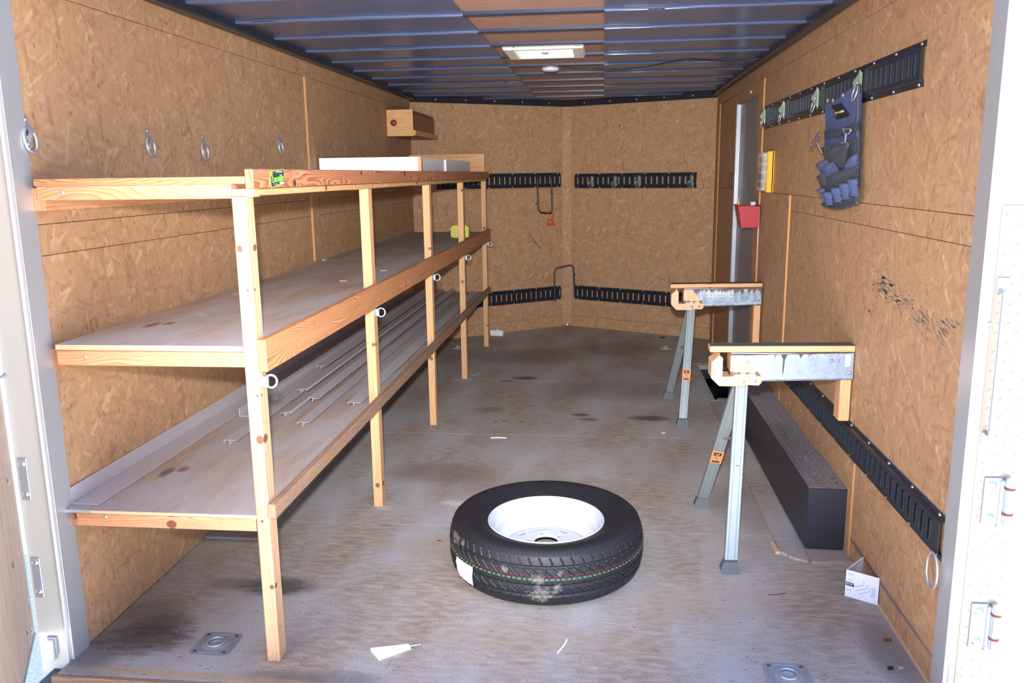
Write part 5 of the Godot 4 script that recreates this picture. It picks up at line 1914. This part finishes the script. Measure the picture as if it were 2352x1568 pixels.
func build_wall_things() -> void:
	var left := Basis(Vector3(0, 0, -1), Vector3(0, 1, 0), Vector3(1, 0, 0))
	var grp := "chrome tie rings on the left wall"
	tie_ring("chrome tie ring on the left wall beside the rear door post", Vector3(XL, 1.515, -2.155), left, grp)
	tie_ring("chrome tie ring on the left wall, second in from the doorway", Vector3(XL, 1.515, -2.769), left, grp)
	tie_ring("chrome tie ring on the left wall, midway between two others", Vector3(XL, 1.510, -3.165), left, grp)
	tie_ring("chrome tie ring on the left wall next to the batten", Vector3(XL, 1.55, -3.949), left, grp)
	# small screw heads and staples showing on the walls
	# yellow case with a clear lid, standing on its edge on the right wall
	var y := thing("parts_case", "yellow parts case with a clear lid mounted upright on the right wall", "case", Vector3(XR - 0.009, 1.38, -4.71))
	var b := MB.new()
	b.span(-0.006, 0.008, -0.108, 0.108, -0.06, 0.09, 0.003)
	b.span(-0.028, 0.006, -0.108, 0.108, 0.055, 0.09, 0.004)
	b.span(-0.030, -0.004, 0.056, 0.108, 0.05, 0.092, 0.004)
	b.span(-0.030, -0.004, -0.108, -0.062, 0.05, 0.092, 0.004)
	put(b, "tray", M.yellow_plastic, y)
	b = MB.new()
	b.span(-0.050, -0.006, -0.100, 0.102, -0.075, 0.052, 0.006)
	put(b, "clear_lid", M.clear_plastic, y)
	b = MB.new()
	for i in 4:
		b.span(-0.045, -0.008, -0.085 + 0.045 * i, -0.055 + 0.045 * i, -0.065, -0.045 + 0.01 * (i % 2), 0.002)
	put(b, "contents", M.dark_cloth, y)
	# red caddy on the batten beside the door
	var c := thing("caddy", "red plastic caddy hanging at the edge of the side door", "caddy", Vector3(XR - 0.009, 1.13, -4.99))
	b = MB.new()
	# tapered open box
	for s in [[0.062, 0.0]]:
		var t := [Vector3(-0.005, 0.062, -0.075), Vector3(-0.125, 0.062, -0.075), Vector3(-0.125, 0.062, 0.075), Vector3(-0.005, 0.062, 0.075)]
		var l := [Vector3(-0.005, -0.062, -0.058), Vector3(-0.10, -0.062, -0.058), Vector3(-0.10, -0.062, 0.058), Vector3(-0.005, -0.062, 0.058)]
		for q in 4:
			var r := (q + 1) % 4
			var out: Vector3 = (t[q] + t[r] + l[q] + l[r]) / 4.0 - Vector3(-0.06, 0, 0)
			b.face([t[q], t[r], l[r], l[q]], out, [Vector2.ZERO, Vector2.ZERO, Vector2.ZERO, Vector2.ZERO])
			var ti := []
			for pt in [t[q], t[r], l[r], l[q]]:
				ti.append(pt + (Vector3(-0.06, pt.y, 0) - pt) * 0.04)
			b.face(ti, -out, [Vector2.ZERO, Vector2.ZERO, Vector2.ZERO, Vector2.ZERO])
		b.face(l, Vector3.DOWN, [Vector2.ZERO, Vector2.ZERO, Vector2.ZERO, Vector2.ZERO])
	b.tube([Vector3(-0.005, 0.062, -0.075), Vector3(-0.125, 0.062, -0.075), Vector3(-0.125, 0.062, 0.075), Vector3(-0.005, 0.062, 0.075)], 0.005, 8, true)
	put(b, "bin", M.red_plastic, c)
	b = MB.new()
	b.tube([Vector3(-0.10, 0.05, -0.04), Vector3(-0.112, 0.105, -0.045)], 0.005, 8)
	var pen := put(b, "pencil", M.chip_wood, c)
	b = MB.new()
	b.span(-0.05, -0.02, 0.04, 0.085, 0.0, 0.03, 0.003)
	put(b, "tool_end", M.dull_zinc, c)
	b = MB.new()
	b.span(0.0, 0.003, -0.155, -0.065, -0.012, 0.012, 0.001)
	put(b, "hanger", M.white_laminate, c)
	# wooden drawer box in the nose corner
	var d := thing("drawer_box", "small pale plywood box with a round brown knob high in the corner", "box", Vector3(-1.44, 1.755, -6.4))
	b = MB.new()
	b.off = Vector2(0.2, 0.1)
	b.span(-0.10, 0.092, -0.092, 0.092, 0.388, 0.40, 0.002)
	put(b, "front", M.birch, d)
	b = MB.new()
	b.span(-0.103, -0.082, -0.09, 0.09, -0.33, 0.387, 0.002)
	b.span(-0.08, 0.088, 0.075, 0.087, -0.36, 0.387, 0.002)
	b.span(-0.08, 0.088, -0.09, -0.075, -0.36, 0.387, 0.002)
	b.span(0.070, 0.082, -0.05, 0.074, -0.42, 0.387, 0.002)
	put(b, "carcass", M.knob_wood, d)
	b = MB.new()
	b.off = Vector2(0.3, 0.12)
	b.span(0.082, 0.105, -0.088, -0.05, -0.44, 0.387, 0.002)
	put(b, "bottom_cleat", M.birch, d)
	b = MB.new()
	b.lathe([Vector2(0.0, 0.03), Vector2(0.014, 0.028), Vector2(0.022, 0.02), Vector2(0.023, 0.012), Vector2(0.015, 0.004), Vector2(0.011, 0.0)], 20, Transform3D(Basis(Quaternion(Vector3.UP, Vector3(0, 0, 1))), Vector3(-0.045, 0.0, 0.40)))
	put(b, "knob", M.knob_wood, d)
	for p in [[0.085, 0.025], [0.085, -0.03], [-0.05, -0.08], [0.065, -0.08]]:
		b = MB.new()
		b.lathe([Vector2(0.0, 0.0015), Vector2(0.003, 0.001), Vector2(0.0036, 0.0)], 8, Transform3D(Basis(Quaternion(Vector3.UP, Vector3(0, 0, 1))), Vector3(p[0], p[1], 0.40)))
		put(b, "screw_head", M.dull_zinc, d)
	# a shiny washer on the nose wall
	b = MB.new()
	b.lathe([Vector2(0.0, 0.004), Vector2(0.012, 0.004), Vector2(0.014, 0.0)], 16)
	single(b, "round_button", M.screw_steel, "shiny round button on the nose wall right of the batten", "button", Vector3(0.14, 1.775, -7.405), "", Basis(Quaternion(Vector3.UP, Vector3(-0.45, 0, 0.89).normalized())))
	# screws scattered over the panels
	var spots := [[XL, 1.30, -2.35], [XL, 1.30, -2.55], [XL, 1.29, -2.8], [XL, 0.955, -2.45], [XL, 0.96, -2.52], [XL, 1.6, -2.25], [XL, 1.57, -3.7], [XL, 0.62, -2.3]]
	for s in spots:
		b = MB.new()
		b.lathe([Vector2(0.0, 0.002), Vector2(0.004, 0.0015), Vector2(0.005, 0.0)], 8)
		single(b, "wall_screw", M.dull_zinc, "small screw head in the left strand board wall", "screw", Vector3(s[0], s[1], s[2]), "screw heads in the left wall", Basis(Quaternion(Vector3.UP, Vector3.RIGHT)))
	for s in [[1.235, -2.31], [1.60, -2.34], [1.845, -3.22], [1.29, -3.05], [1.56, -2.98], [0.99, -3.2]]:
		b = MB.new()
		b.lathe([Vector2(0.0, 0.002), Vector2(0.004, 0.0015), Vector2(0.005, 0.0)], 8)
		single(b, "wall_screw", M.screw_steel, "small screw head in the right strand board wall", "screw", Vector3(XR, s[0], s[1]), "screw heads in the right wall", Basis(Quaternion(Vector3.UP, Vector3.LEFT)))
	# ring at the end of the low track, half behind the door post
	b = MB.new()
	var pts := []
	for q in 24:
		var a := TAU * q / 24.0
		pts.append(Vector3(0, sin(a) * 0.05, cos(a) * 0.035))
	b.tube(pts, 0.0035, 8, true)
	single(b, "wire_ring", M.zinc, "steel wire ring hanging at the rear end of the low track", "ring", Vector3(XR - 0.02, 0.335, -2.165))


func profile_strip(label: String, x: float, z0: float, z1: float, y: float, w: float, tilt: float, lip_left: bool) -> void:
	# a long aluminium trim: plate with a turned-down lip and a stem below
	var s := thing("trim_strip", label, "trim strip", Vector3(x, y, z0), "aluminium trims lying on the bottom shelf", Basis(Vector3(0, 0, 1), tilt))
	var len := z1 - z0
	var b := MB.new()
	b.box(Vector3(0, 0.016, len / 2.0), Vector3(w, 0.002, absf(len)), 0.0005)
	var e := -w / 2.0 + 0.001 if lip_left else w / 2.0 - 0.001
	b.box(Vector3(e, 0.011, len / 2.0), Vector3(0.002, 0.010, absf(len)), 0.0005)
	put(b, "plate", M.trim_alu, s)
	b = MB.new()
	b.box(Vector3(-0.004, 0.0079, len / 2.0), Vector3(0.0018, 0.0148, absf(len)), 0.0004)
	put(b, "stem", M.trim_alu, s)


func build_shelf_things() -> void:
	var top := 0.4535
	# angle along the wall
	var a := thing("angle_strip", "long pale aluminium angle lying against the left wall on the bottom shelf", "trim strip", Vector3(XL + 0.002, top, -2.146))
	var b := MB.new()
	b.span(0.0, 0.088, 0.0, 0.004, -4.5, 0.0, 0.001)
	b.span(0.0, 0.004, 0.004, 0.052, -4.5, 0.0, 0.001)
	put(b, "angle", M.trim_alu, a)
	a = thing("angle_strip", "second aluminium angle beside the wall angle, starting further in", "trim strip", Vector3(-1.435, top, -3.06))
	b = MB.new()
	b.span(0.0, 0.062, 0.0, 0.003, -3.5, 0.0, 0.001)
	b.span(0.0, 0.003, 0.003, 0.034, -3.5, 0.0, 0.001)
	put(b, "angle", M.trim_alu, a)
	profile_strip("grey aluminium trim that starts nearest the doorway on the bottom shelf", -1.313, -2.715, -5.6, top, 0.05, 0.0, true)
	profile_strip("grey aluminium trim in the open middle of the bottom shelf", -1.128, -2.945, -6.2, top, 0.05, 0.0, true)
	profile_strip("tilted grey trim resting beside the second angle", -1.245, -3.07, -6.4, top + 0.001, 0.048, 0.22, false)
	profile_strip("grey trim stacked on the tilted one", -1.28, -3.35, -6.5, top + 0.022, 0.05, 0.12, false)
	profile_strip("grey trim lying upside down between two others", -1.185, -3.22, -6.5, top + 0.019, 0.045, -0.12, true)
	profile_strip("grey trim nearest the shelf's front rail by the second post", -1.015, -3.23, -6.55, top, 0.055, -0.1, true)
	profile_strip("upper grey trim of the pile near the wall", -1.345, -3.80, -6.55, top + 0.02, 0.05, 0.0, true)
	# white laminated panel on the top shelf
	var y := 1.3895
	var p := thing("laminate_panel", "white laminated hollow panel lying on the top shelf", "panel", Vector3(-1.25, y, -5.3))
	b = MB.new()
	b.span(-0.275, 0.268, 0.0, 0.095, 0.82, 0.842, 0.001)
	put(b, "front_edge", M.white_laminate, p)
	b = MB.new()
	b.off = Vector2(0.1, 0.02)
	b.span(0.268, 0.285, 0.0, 0.094, 0.80, 0.842, 0.001)
	put(b, "raw_end", M.pine, p)
	b = MB.new()
	b.span(0.255, 0.272, 0.0, 0.093, 0.1, 0.80, 0.001)
	b.span(0.262, 0.282, 0.0, 0.09, -0.84, 0.102, 0.001)
	put(b, "long_edge", M.white_laminate, p)
	b = MB.new()
	b.span(-0.27, 0.26, 0.078, 0.09, -0.84, 0.82, 0.001)
	put(b, "face_sheet", M.white_laminate, p)
	b = MB.new()
	b.off = Vector2(0.2, 0.05)
	b.box(Vector3(0, 0.079, 0), Vector3(0.60, 0.156, 0.012), 0.001)
	single(b, "plywood_offcut", M.birch, "upright pale plywood offcut at the far end of the top shelf", "board", Vector3(-1.232, y, -6.645))
	# yellow tape measure
	var t := thing("tape_measure", "yellow tape measure standing on the middle shelf near the nose", "tape measure", Vector3(-1.035, 0.9385, -6.06))
	b = MB.new()
	var body := []
	for q in 20:
		var an := TAU * q / 20.0
		body.append(Vector2(clampf(cos(an) * 0.085, -0.066, 0.066), clampf(0.04 + sin(an) * 0.055, 0.0005, 0.085)))
	b.prism(body, 0.075, Transform3D(Basis(), Vector3(0, 0, -0.0375)))
	put(b, "case", M.lemon_plastic, t)
	b = MB.new()
	b.span(-0.078, -0.063, 0.006, 0.05, -0.03, 0.03, 0.003)
	put(b, "grip", M.black_paint, t)
	b = MB.new()
	b.span(-0.055, 0.055, 0.0852, 0.090, -0.03, 0.03, 0.002)
	put(b, "lid", M.lemon_plastic, t)
	# chips of wood and a few nails on the middle shelf
	var bits := [[-1.33, -2.62], [-1.05, -3.9], [-1.2, -5.0], [-1.12, -3.5], [-1.42, -3.1]]
	for i in bits.size():
		b = MB.new()
		b.tube([Vector3(-0.016, 0.002, 0), Vector3(0.016, 0.002, 0.008)], 0.0018, 6)
		single(b, "loose_nail", M.dull_zinc if i % 2 == 0 else M.chip_wood, "tiny loose nail or splinter on the middle shelf", "nail", Vector3(bits[i][0], 0.9385, bits[i][1]), "loose bits on the middle shelf", Basis(Vector3.UP, i * 1.1))
	# tie rings screwed to the aisle side of the posts, under the middle rail
	var side := Basis(Vector3(0, 0, -1), Vector3(0, 1, 0), Vector3(1, 0, 0))
	var zs := [-2.137, -3.297, -4.477, -5.567, -6.667]
	var say := ["chrome ring on the first shelf post from the doorway", "chrome ring on the second shelf post from the doorway", "chrome ring on the middle shelf post", "chrome ring on the fourth shelf post from the doorway", "chrome ring on the last shelf post by the nose"]
	for i in 5:
		var r := thing("post_ring", say[i], "tie ring", Vector3(-0.925, 0.838, zs[i]), "chrome rings on the shelf posts", side)
		b = MB.new()
		b.lathe([Vector2(0.0, 0.004), Vector2(0.016, 0.004), Vector2(0.019, 0.0)], 18, Transform3D(Basis(Quaternion(Vector3.UP, Vector3(0, 0, 1))), Vector3.ZERO))
		put(b, "base", M.zinc, r)
		b = MB.new()
		b.tube([Vector3(-0.002, 0.014, 0.009), Vector3(-0.002, -0.014, 0.009)], 0.008, 12)
		put(b, "swivel", M.zinc, r)
		b = MB.new()
		var pts := []
		for q in 24:
			var an := TAU * q / 24.0
			pts.append(Vector3(-0.004 + sin(an) * 0.003, sin(an) * 0.017, 0.024 + cos(an) * 0.017))
		b.tube(pts, 0.0034, 8, true)
		put(b, "ring", M.zinc, r)


func build_roof_things() -> void:
	# roof vent: flange, sloping throat, translucent lid and crank
	var v := thing("roof_vent", "cream plastic roof vent with a translucent lid and crank handle", "vent", Vector3(-0.302, ROOF - 0.0005, -4.478))
	var b := MB.new()
	var w := 0.198
	var d := 0.183
	for s in [-1.0, 1.0]:
		b.box(Vector3(s * (w - 0.027), -0.006, 0), Vector3(0.054, 0.012, d * 2.0), 0.005)
		b.box(Vector3(0, -0.006, s * (d - 0.02)), Vector3((w - 0.054) * 2.0, 0.012, 0.04), 0.005)
	put(b, "flange", M.vent_plastic, v)
	b = MB.new()
	for s in [-1.0, 1.0]:
		b.span(s * (w - 0.054) - 0.002, s * (w - 0.054) + 0.002, 0.0, 0.1, -d + 0.04, d - 0.04, 0.0)
		b.span(-w + 0.054, w - 0.054, 0.0, 0.1, s * (d - 0.04) - 0.002, s * (d - 0.04) + 0.002, 0.0)
	put(b, "throat", M.vent_plastic, v)
	b = MB.new()
	var rows := []
	for i in 9:
		var row := []
		for j in 9:
			var x := lerpf(-w - 0.03, w + 0.03, j / 8.0)
			var z := lerpf(-d - 0.03, d + 0.03, i / 8.0)
			row.append(Vector3(x, 0.1225 + 0.03 * (1.0 - pow(absf(i / 4.0 - 1.0), 3)) * (1.0 - pow(absf(j / 4.0 - 1.0), 3)), z))
		rows.append(row)
	b.grid(rows, Vector3.DOWN)
	put(b, "lid", M.vent_lid, v)
	b = MB.new()
	b.bar(Vector3(-w + 0.06, 0.02, 0.0), Vector3(w - 0.06, 0.02, 0.0), 0.01, 0.02, Vector3(0, 1, 0))
	put(b, "cross_arm", M.vent_plastic, v)
	b = MB.new()
	b.lathe([Vector2(0.0, -0.012), Vector2(0.016, -0.010), Vector2(0.018, 0.0), Vector2(0.012, 0.012)], 16, Transform3D(Basis(), Vector3(0, 0.0, 0)))
	b.bar(Vector3(-0.035, -0.004, -0.015), Vector3(0.035, -0.004, -0.015), 0.008, 0.008, Vector3(0, 1, 0))
	put(b, "crank", M.dull_zinc, v)
	for sx in [-1.0, 1.0]:
		for sz in [-1.0, 1.0]:
			b = MB.new()
			b.lathe([Vector2(0.0, -0.003), Vector2(0.004, -0.002), Vector2(0.0055, 0.0)], 10, Transform3D(Basis(), Vector3(sx * (w - 0.018), -0.012, sz * (d - 0.018))))
			put(b, "screw", M.screw_steel, v)
	# round dome lamp, off
	var l := thing("dome_lamp", "small round clear dome lamp beyond the roof vent, switched off", "lamp", Vector3(-0.312, ROOF - 0.0005, -5.09))
	b = MB.new()
	b.lathe([Vector2(0.0, 0.0), Vector2(0.056, 0.0), Vector2(0.056, -0.009), Vector2(0.05, -0.011), Vector2(0.0, -0.011)], 28)
	put(b, "base", M.dull_zinc, l)
	b = MB.new()
	b.lathe([Vector2(0.05, -0.0112), Vector2(0.049, -0.018), Vector2(0.04, -0.024), Vector2(0.02, -0.027), Vector2(0.0, -0.0275)], 28)
	put(b, "lens", M.dome_lens, l)
	# black cable looping across the roof to the right wall, tied once
	var c := thing("roof_cable", "black cable sagging across the roof from the dome lamp to the right wall", "cable", Vector3(0.2, ROOF, -5.0))
	b = MB.new()
	var pts := []
	for p in [[-0.445, -0.004, -0.10], [-0.37, -0.008, -0.09], [-0.25, -0.020, -0.08], [-0.1, -0.028, -0.05], [0.04, -0.026, 0.0], [0.15, -0.014, 0.08], [0.26, -0.005, 0.14], [0.36, -0.008, 0.10], [0.48, -0.012, 0.06], [0.60, -0.008, 0.05], [0.68, -0.004, 0.06]]:
		pts.append(Vector3(p[0], p[1], p[2]))
	var cv := Curve3D.new()
	for i in pts.size():
		var tan: Vector3 = (pts[mini(i + 1, pts.size() - 1)] - pts[maxi(i - 1, 0)]) / 6.0
		cv.add_point(pts[i], -tan, tan)
	var smooth := []
	for i in 60:
		smooth.append(cv.sample_baked(cv.get_baked_length() * i / 59.0))
	b.tube(smooth, 0.0035, 8)
	put(b, "cord", M.black_paint, c)
	b = MB.new()
	b.tube([Vector3(0.26, 0.0, 0.15), Vector3(0.262, -0.012, 0.142), Vector3(0.27, -0.03, 0.14)], 0.0018, 5)
	put(b, "cable_tie", M.black_paint, c)


func floor_ring(label: String, at: Vector3, w: float) -> void:
	# a recessed D-ring plate let into the floor
	var r := thing("floor_ring_plate", label, "ring plate", at, "steel ring plates let into the floor", Basis())
	var b := MB.new()
	var h := w / 2.0
	var pts := []
	for q in [[1, 1], [-1, 1], [-1, -1], [1, -1]]:
		for s in 4:
			var a: float = [0.0, PI / 2, PI, PI * 1.5][[[1, 1], [-1, 1], [-1, -1], [1, -1]].find(q)] + PI / 2 * s / 3.0
			pts.append(Vector2(q[0] * (h - 0.014) + cos(a) * 0.014, q[1] * (h - 0.014) + sin(a) * 0.014))
	b.prism(pts, 0.003, Transform3D(Basis(Vector3(1, 0, 0), Vector3(0, 0, -1), Vector3(0, 1, 0)), Vector3(0, 0.0004, 0)))
	put(b, "plate", M.dull_zinc, r)
	b = MB.new()
	b.lathe([Vector2(0.0, 0.0036), Vector2(h * 0.38, 0.0036), Vector2(h * 0.46, 0.0062), Vector2(h * 0.56, 0.0062), Vector2(h * 0.66, 0.0036)], 28)
	put(b, "dish", M.zinc, r)
	b = MB.new()
	var ring := []
	for q in 24:
		var a := TAU * q / 24.0
		ring.append(Vector3(cos(a) * h * 0.42, 0.0085, sin(a) * h * 0.42))
	b.tube(ring, 0.0035, 8, true)
	put(b, "ring", M.zinc, r)
	b = MB.new()
	for s in [-1.0, 1.0]:
		b.box(Vector3(0, 0.0042, s * h * 0.82), Vector3(w * 0.5, 0.002, 0.005), 0.0008)
		b.box(Vector3(s * h * 0.82, 0.0042, 0), Vector3(0.005, 0.002, w * 0.5), 0.0008)
	put(b, "raised_rib", M.dull_zinc, r)
	for sx in [-1.0, 1.0]:
		for sz in [-1.0, 1.0]:
			b = MB.new()
			b.lathe([Vector2(0.0, 0.0022), Vector2(0.005, 0.0018), Vector2(0.0065, 0.0)], 10, Transform3D(Basis(), Vector3(sx * h * 0.74, 0.0034, sz * h * 0.74)))
			put(b, "bolt", M.rust_mark, r)


func build_floor_things() -> void:
	floor_ring("steel ring plate in the floor beside the first shelf post", Vector3(-1.155, 0, -2.185), 0.122)
	floor_ring("steel ring plate in the floor at the right of the doorway", Vector3(0.525, 0, -2.165), 0.122)
	floor_ring("small steel ring plate in the floor near the right nose corner", Vector3(0.511, 0, -6.651), 0.11)
	floor_ring("small steel ring plate in the floor behind the last shelf posts", Vector3(-1.172, 0, -6.594), 0.11)
	# brochure standing folded against the right wall
	var br := thing("brochure", "white folded brochure standing on the floor by the right wall", "brochure", Vector3(0.808, 0, -2.645))
	var b := MB.new()
	var dir := Vector3(0.088, 0, 0.055)
	var back := Vector3(0.075, 0.012, -0.075)
	var up := Vector3(0.004, 0.088, -0.012)
	var quads := [[Vector3(0, 0.0006, 0), dir, "front_page"], [Vector3(0, 0.0006, 0), back, "back_page"]]
	for q in quads:
		b = MB.new()
		var o: Vector3 = q[0]
		var e: Vector3 = q[1]
		var nn := e.cross(up).normalized() * 0.0006
		for s in [-1.0, 1.0]:
			b.face([o + nn * s, o + e + nn * s, o + e + up + nn * s, o + up + nn * s], nn * s, [Vector2(0, 1), Vector2(1, 1), Vector2(1, 0), Vector2(0, 0)])
		b.face([o - nn, o + nn, o + e + nn, o + e - nn], Vector3.DOWN, [Vector2.ZERO, Vector2.ZERO, Vector2.ZERO, Vector2.ZERO])
		b.face([o + up - nn, o + up + nn, o + e + up + nn, o + e + up - nn], Vector3.UP, [Vector2.ZERO, Vector2.ZERO, Vector2.ZERO, Vector2.ZERO])
		var pg := put(b, q[2], M.paper, br)
		if q[2] == "front_page":
			var ex := dir.normalized()
			var ey := up.normalized()
			var ez := ex.cross(ey).normalized()
			var pl := Transform3D(Basis(ex, ez.cross(ex), ez), o + ez * 0.0009)
			b = MB.new()
			b.prism([Vector2(0.0, 0.050), Vector2(0.024, 0.049), Vector2(0.027, 0.037), Vector2(0.0, 0.038)], 0.0003, pl)
			var tag := put(b, "black_tag", M.ink_black, pg)
			letters(tag, "TRACTION", M.thread_white, pl.translated_local(Vector3(0.0115, 0.0445, 0.0006)), 0.006, 0.020, true)
			b = MB.new()
			for s in [[[0.03, 0.040], [0.055, 0.052], [0.055, 0.066]], [[0.034, 0.028], [0.066, 0.044], [0.066, 0.056]], [[0.042, 0.018], [0.075, 0.036], [0.075, 0.048]]]:
				for k in 2:
					var p0: Array = s[k]
					var p1: Array = s[k + 1]
					b.bar(pl * Vector3(p0[0], p0[1], 0.0002), pl * Vector3(p1[0], p1[1], 0.0002), 0.0022, 0.0003, ez, 0.0)
			for s in [[0.082, 0.02, 0.052], [0.086, 0.02, 0.052], [0.090, 0.02, 0.052]]:
				b.bar(pl * Vector3(s[0], s[1], 0.0002), pl * Vector3(s[0], s[2], 0.0002), 0.0018, 0.0003, ez, 0.0)
			for s in [[0.003, 0.080, 0.022], [0.003, 0.074, 0.022], [0.003, 0.058, 0.021], [0.003, 0.024, 0.020]]:
				b.bar(pl * Vector3(s[0], s[1], 0.0002), pl * Vector3(s[2], s[1], 0.0002), 0.0022, 0.0003, ez, 0.0)
			put(b, "pale_print", M.ink_blue, pg)
		else:
			b = MB.new()
			var ez2 := back.cross(up).normalized() * -1.0
			for s in [0.90, 0.80]:
				var a0: Vector3 = o + back * 0.12 + up * s + ez2 * -0.0009
				var a1: Vector3 = o + back * (0.85 if s > 0.85 else 0.6) + up * s + ez2 * -0.0009
				b.bar(a0, a1, 0.0025, 0.0003, ez2, 0.0)
				b.bar(a0 + ez2 * 0.0018, a1 + ez2 * 0.0018, 0.0025, 0.0003, ez2, 0.0)
			put(b, "text_line", M.scuff, pg)
	# white ribbed wedge with a hex bit under it
	var wd := thing("shim_pack", "white ribbed plastic wedge lying on the floor near the doorway", "wedge", Vector3(-0.615, 0, -2.185))
	b = MB.new()
	b.prism([Vector2(-0.062, 0.004), Vector2(-0.024, -0.043), Vector2(0.056, 0.022), Vector2(0.046, 0.036)], 0.010, Transform3D(Basis(Vector3(1, 0, 0), Vector3(0, 0, -1), Vector3(0, 1, 0)), Vector3(0, 0.0006, 0)))
	put(b, "wedge", M.paper, wd)
	b = MB.new()
	for i in 15:
		var t := i / 15.0 + 0.03
		var p0 := Vector3(-0.062, 0.011, -0.004).lerp(Vector3(0.046, 0.011, -0.036), t)
		var p1 := Vector3(-0.024, 0.011, 0.043).lerp(Vector3(0.056, 0.011, -0.022), t)
		b.bar(p0.lerp(p1, 0.05), p0.lerp(p1, 0.95), 0.0022, 0.0014, Vector3.UP, 0.0)
	put(b, "rib", M.paper, wd).set_meta("kind", "stuff")
	var hb := thing("hex_bit", "short steel hex driver bit at the tip of the white wedge", "bit", Vector3(-0.555, 0.0045, -2.222), "", Basis(Vector3.UP, 0.35))
	b = MB.new()
	b.tube([Vector3(-0.012, 0, 0), Vector3(0.012, 0, 0)], 0.0036, 6)
	b.tube([Vector3(0.011, 0, 0), Vector3(0.015, 0, 0)], 0.0024, 6)
	b.tube([Vector3(0.0145, 0, 0), Vector3(0.022, 0, 0)], 0.0036, 6)
	put(b, "shank", M.zinc, hb)
	# strips, chips and leaves
	b = MB.new()
	b.tube([Vector3(0.012, 0.003, -0.036), Vector3(0.008, 0.004, -0.01), Vector3(-0.002, 0.004, 0.015), Vector3(-0.012, 0.003, 0.036)], 0.0028, 6)
	single(b, "zip_tie", M.paper, "curved white plastic strip on the floor in front of the wheel", "strip", Vector3(-0.11, 0, -2.26))
	b = MB.new()
	b.tube([Vector3(-0.04, 0.003, 0.004), Vector3(0.0, 0.004, -0.002), Vector3(0.045, 0.003, 0.0)], 0.0032, 6)
	single(b, "zip_tie", M.paper, "thin white plastic strip on the floor in the middle of the trailer", "strip", Vector3(-0.548, 0, -4.24))
	b = MB.new()
	b.box(Vector3(0, 0.006, 0), Vector3(0.018, 0.011, 0.085), 0.0015, Basis(Vector3.UP, 0.05))
	single(b, "wood_stick", M.chip_wood, "short pale stick of wood beside the wheel box skirt", "stick", Vector3(0.648, 0.0003, -2.98))
	b = MB.new()
	b.span(-0.058, 0.058, 0.0, 0.05, -0.02, 0.02, 0.003)
	b.span(0.0, 0.02, 0.05, 0.058, -0.015, 0.015, 0.002)
	single(b, "foam_block", M.white_laminate, "small white block on the floor at the foot of the nose wall", "block", Vector3(-0.915, 0.0005, -7.12), "", Basis(Vector3.UP, -0.2))
	rng.seed = 91
	var flat := [
		[0.0, -0.57, -5.088, 0.05, 0.016, 0.9, "red_plastic", "red sliver of plastic on the floor between shelf and sawhorses", "sliver"],
		[0.0, 0.116, -4.58, 0.012, 0.012, 0.0, "orange_plastic", "bright red scrap near the large dark floor stain", "scrap"],
		[0.0, -0.888, -5.67, 0.09, 0.03, 0.7, "clear_plastic", "clear plastic sliver beside the fourth shelf post", "sliver"],
		[0.0, 0.337, -4.392, 0.03, 0.014, 0.5, "paper", "white paper chip near the far sawhorse foot", "chip"],
		[0.0, 0.521, -7.088, 0.07, 0.05, 0.3, "leaf_black", "dark dry leaf at the foot of the nose wall", "leaf"],
		[0.0, 0.858, -2.379, 0.035, 0.02, 0.4, "leaf_brown", "brown leaf scrap by the foot of the right wall", "leaf"],
		[0.0, 0.82, -2.229, 0.028, 0.018, 0.8, "leaf_black", "black leaf scrap near the right door post", "leaf"],
		[0.0, 0.85, -2.235, 0.018, 0.014, 0.2, "chip_pink", "pinkish chip beside the black leaf scrap", "chip"],
		[0.0, -0.553, -4.555, 0.035, 0.014, 0.2, "leaf_brown", "brown bark bit in the middle of the floor", "bark"],
		[0.0, -0.60, -4.53, 0.03, 0.012, 0.9, "leaf_brown", "smaller bark bit beside the brown one", "bark"],
		[0.0, 0.441, -2.736, 0.022, 0.008, 0.1, "label_orange", "orange paint chip at the near sawhorse foot", "chip"],
		[0.0, -0.618, -2.955, 0.018, 0.012, 0.3, "leaf_brown", "tiny brown leaf left of the spare wheel", "leaf"],
		[0.0, -0.622, -6.946, 0.03, 0.014, 0.6, "lemon_plastic", "yellow scrap near the nose wall", "scrap"],
		[0.0, -0.032, -5.304, 0.03, 0.01, 0.3, "red_plastic", "thin red thread of plastic in the middle of the floor", "thread"]]
	for s in flat:
		b = MB.new()
		var pts := []
		for q in 9:
			var an := TAU * q / 9.0
			var r := rng.randf_range(0.75, 1.0)
			pts.append(Vector2(cos(an) * s[3] * 0.5 * r, sin(an) * s[4] * 0.5 * r))
		b.prism(pts, 0.002, Transform3D(Basis(Vector3(1, 0, 0), Vector3(0, 0, -1), Vector3(0, 1, 0)), Vector3(0, 0.0004, 0)))
		single(b, ["floor_scrap", "dry_leaf"][1 if s[8] == "leaf" else 0], M[s[6]], s[7], s[8], Vector3(s[1], 0, s[2]), "", Basis(Vector3.UP, s[5]))
	for s in [[0.445, -4.17, 0.4], [0.588, -2.635, 0.2], [-0.45, -4.55, 1.2]]:
		b = MB.new()
		b.tube([Vector3(-0.03, 0.002, 0), Vector3(0.0, 0.003, 0.004), Vector3(0.032, 0.002, -0.003)], 0.0015, 5)
		single(b, "twig", M.leaf_brown, "thin brown twig lying on the plywood floor", "twig", Vector3(s[0], 0, s[1]), "twigs on the floor", Basis(Vector3.UP, s[2]))
